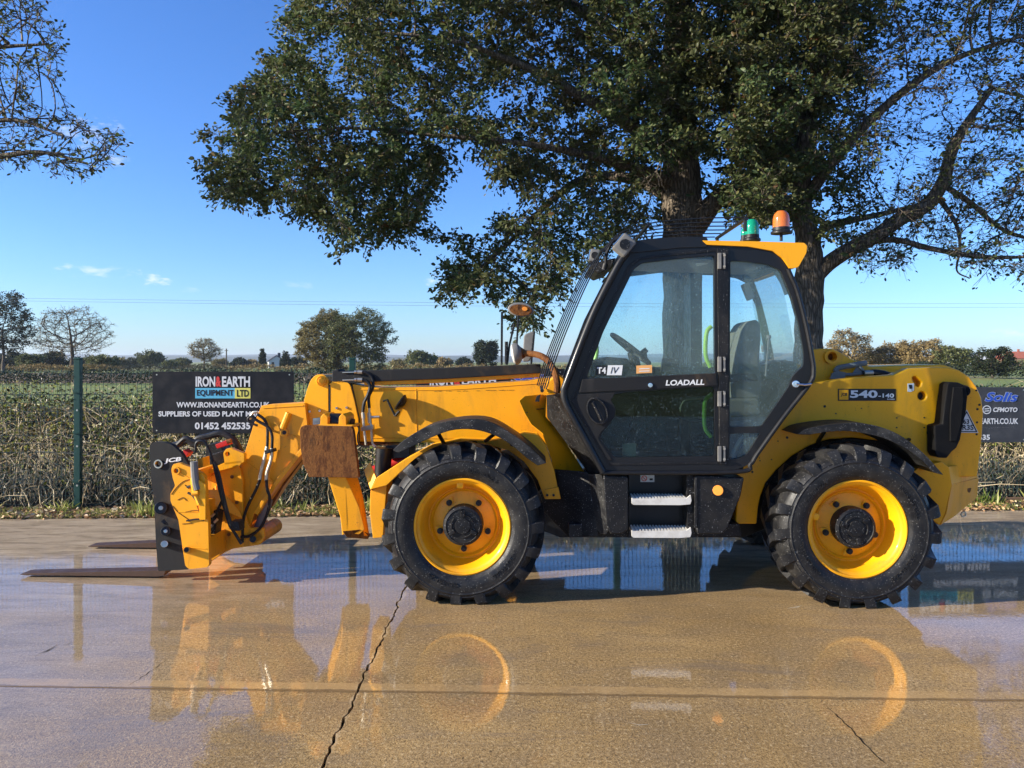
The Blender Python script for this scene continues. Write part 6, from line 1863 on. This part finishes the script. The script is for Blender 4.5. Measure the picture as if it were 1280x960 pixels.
bm = NB(); lathe(bm, [(.055, 0), (.085, 0), (.085, .03), (.055, .03)], T(270, 678, .875), 24, closed=True); pieces('hitch_boss', bm, M['yellow_worn'], tele)
bm = NB()   # cross members
for pts in ([(216, 592), (234, 592), (236, 606), (218, 606)], [(228, 676), (254, 676), (256, 704), (232, 704)], [(222, 630), (250, 630), (252, 650), (224, 650)]): plate(bm, pts, .46, 1.81, .006)
pieces('carriage_beam', bm, M['yellow_worn'], tele)
bm = NB(); plate(bm, [(256, 634), (272, 640), (268, 672), (258, 675)], .70, .84, .01); mtube(bm, [(262, 668), (266, 650), (272, 638), (278, 625)], .66, .012, 8, 4); mtube(bm, [(258, 672), (268, 660), (266, 645)], .62, .010, 8, 4)
part('coupling_block', bm, M['plastic'], tele)
bm = NB()
for q in ((264, 646), (268, 653), (262, 660), (259, 668)): mtube(bm, [(*q, .60), (q[0] + 4, q[1] - 4, .60)], .6, .011, 8, 0)
pieces('hose_coupling', bm, M['steel'], tele)
# black hoses and lock gear over the carriage
bm = NB()
mtube(bm, [(214, 558), (224, 555), (235, 551), (243, 556), (247, 549), (262, 545), (275, 542), (287, 546), (295, 553), (301, 565)], 1.15, .030, 10, 6)
mtube(bm, [(222, 556), (232, 548), (243, 552), (258, 553)], 1.0, .022, 8, 5)
pieces('carriage_hose', bm, M['rubber'], tele)
bm = NB(); plate(bm, [(254, 571), (280, 563), (281, 578), (262, 586), (254, 582)], 1.0, 1.4, .01); plate(bm, [(258, 556), (274, 553), (280, 566), (256, 572)], 1.3, 1.5, .006)
pieces('lock_gear', bm, M['plastic'], tele)
bm = NB(); plate(bm, [(268.5, 556), (283, 550), (286, 556), (271, 561)], 1.0, 1.10, .006); plate(bm, [(229, 562), (236, 566), (232, 572), (229, 570)], 1.0, 1.10, .004); pieces('red_catch', bm, M['red'], tele)
bm = NB(); cyl(bm, T(284, 552, 1.0), T(289, 551, 1.0), .02, n=10); part('catch_knob', bm, M['rust'], tele)
bm = NB(); plate(bm, [(247, 574), (253, 572), (254, 584), (247, 586)], .66, .80, .004); part('carriage_bracket', bm, M['yellow_worn'], tele)
bm = NB(); mtube(bm, [(244.5, 566), (245, 555), (249, 551.5), (256, 553), (261, 562), (266, 576)], .62, .012, 8, 6); part('sleeved_hose', bm, M['rubber'], tele)
bm = NB(); mtube(bm, [(266, 575), (270, 592), (276, 618), (282, 640), (287, 656), (292, 664), (302, 680)], .64, .013, 8, 6); mtube(bm, [(268, 577), (274, 594), (280, 622), (285, 642), (289, 655)], .60, .013, 8, 6)
pieces('carriage_hose', bm, M['rubber'], tele)
bm = NB()
mtube(bm, [(322, 518), (330, 524), (334, 533), (334.5, 548), (334, 558)], .93, .013, 8, 6); mtube(bm, [(325, 600), (319, 614), (309, 634), (304, 652), (303, 678)], .90, .013, 8, 6)
mtube(bm, [(314, 520), (322, 526), (335, 534), (340, 544), (340, 560)], .90, .013, 8, 6); mtube(bm, [(333, 600), (334, 612), (337, 622), (334, 642), (325, 660), (312, 670), (301, 671)], .88, .013, 8, 6)
mtube(bm, [(314, 520), (310, 523), (312, 528), (322, 532)], .92, .010, 8, 5)
pieces('nose_hose', bm, M['rubber'], tele)
bm = NB()
mtube(bm, [(334, 558), (331, 572), (326, 592), (325, 601)], .93, .017, 8, 4); mtube(bm, [(340, 560), (339, 574), (334, 590), (333, 601)], .90, .017, 8, 4)
mtube(bm, [(312, 524), (316, 516), (322, 515)], .93, .012, 8, 4)
pieces('nose_pipe', bm, M['steel'], tele)
bm = NB(); plate(bm, [(330, 563), (341, 561), (342, 565), (331, 568)], .86, .95, .004); plate(bm, [(287, 652), (298, 652), (300, 664), (290, 664)], .60, .72, .01); pieces('hose_clamp', bm, M['plastic'], tele)
# forks
def fork(y0, tip, heel, top):
    bm = NB()
    w = .13
    tx = T(tip[0], tip[1], y0).x; hx = T(heel[0], heel[1], y0).x
    prof = [(tx, .022), (tx + .05, .018), (hx - .02, .016), (hx + .022, .026), (hx + .040, .055), (hx + .040, .62), (hx - .012, .62), (hx - .012, .085), (hx - .03, .068), (hx - .2, .062), (tx + .04, .034), (tx, .028)]
    prism(bm, [prof], y0, y0 + w, .005)
    return part('fork', bm, M['fork'], tele)
fork(.62, (25, 724), (201, 724), 0)
fork(1.60, (110, 686), (206, 686), 0)

# ------------------------------------------------------------------ mirrors and headlamp on the front corner
bm = NB(); mtube(bm, [(696, 492, .55), (696.5, 478, .55), (692, 462, .60), (684, 450, .68), (672, 443.5, .75), (655, 441.5, .80)], .6, .027, 10, 6); part('headlamp_arm', bm, M['rust'], tele)
bm = NB(); c0 = T(645.5, 442, .82)
t_ = NB(); lathe(t_, [(.001, .05), (.05, .045), (.085, .02), (.092, 0.0), (.090, -.02), (.070, -.035), (.0005, -.042)], (0, 0, 0), 28, 'z')
bmesh.ops.transform(t_, matrix=Matrix.Translation(c0) @ Matrix.Rotation(R(80), 4, 'Y'), verts=t_.verts); merge(bm, t_)
hl = part('headlamp', bm, M['lamp_grey'], tele)
bm = NB(); t_ = NB(); lathe(t_, [(.084, -.026), (.070, -.038), (.0005, -.046)], (0, 0, 0), 28, 'z')
bmesh.ops.transform(t_, matrix=Matrix.Translation(c0) @ Matrix.Rotation(R(80), 4, 'Y'), verts=t_.verts); merge(bm, t_)
part('lamp_glass', bm, M['lamp_face'], hl)
bm = NB(); cyl(bm, T(650, 442, .82), T(657, 442, .82), .06, .03, 16); part('headlamp_shell', bm, M['rust'], tele)
bm = NB(); plate(bm, fillet([(653, 452), (655, 418, 4), (666, 414, 3), (669, 416), (667, 440), (662, 452)], 3), 1.00, 1.06, .012); part('wing_mirror', bm, M['lamp_grey'], tele)
bm = NB(); mtube(bm, [(664, 455), (666, 430), (668, 414)], 1.0, .009, 6, 0); part('mirror_stem', bm, M['plastic'], tele)
bm = NB(); plate(bm, loop(651, 387, 16.5, 9, 32, .1), 1.60, 1.64, .014, 0, (), 3); mr = part('wide_mirror', bm, M['lamp_grey'], tele)
bm = NB(); plate(bm, loop(651, 387.5, 14, 7, 32, .1), 1.590, 1.603, .004); part('mirror_glass', bm, M['rust'], mr)  # dull brown face, the reflected tone is put into its colour
bm = NB(); plate(bm, loop(656, 386, 3.4, 2.6, 20, .1), 1.583, 1.592, .002); part('mirror_patch', bm, M['amber_dot'], mr)
bm = NB(); mtube(bm, [(648, 395), (646, 430), (645, 456)], 1.6, .010, 6, 0); mtube(bm, [(643, 405), (637, 430), (634, 455)], 1.6, .010, 6, 0); mtube(bm, [(627.5, 390), (627, 456)], 1.62, .011, 6, 0); mtube(bm, [(633, 427), (633, 456)], 1.6, .016, 6, 0)
pieces('mirror_stay', bm, M['plastic'], tele)
bm = NB(); plate(bm, [(684, 478), (694, 470), (699, 468), (705, 472), (705, 492), (684, 492)], .62, .9, .01); part('lamp_mount', bm, M['yellow_worn'], tele)
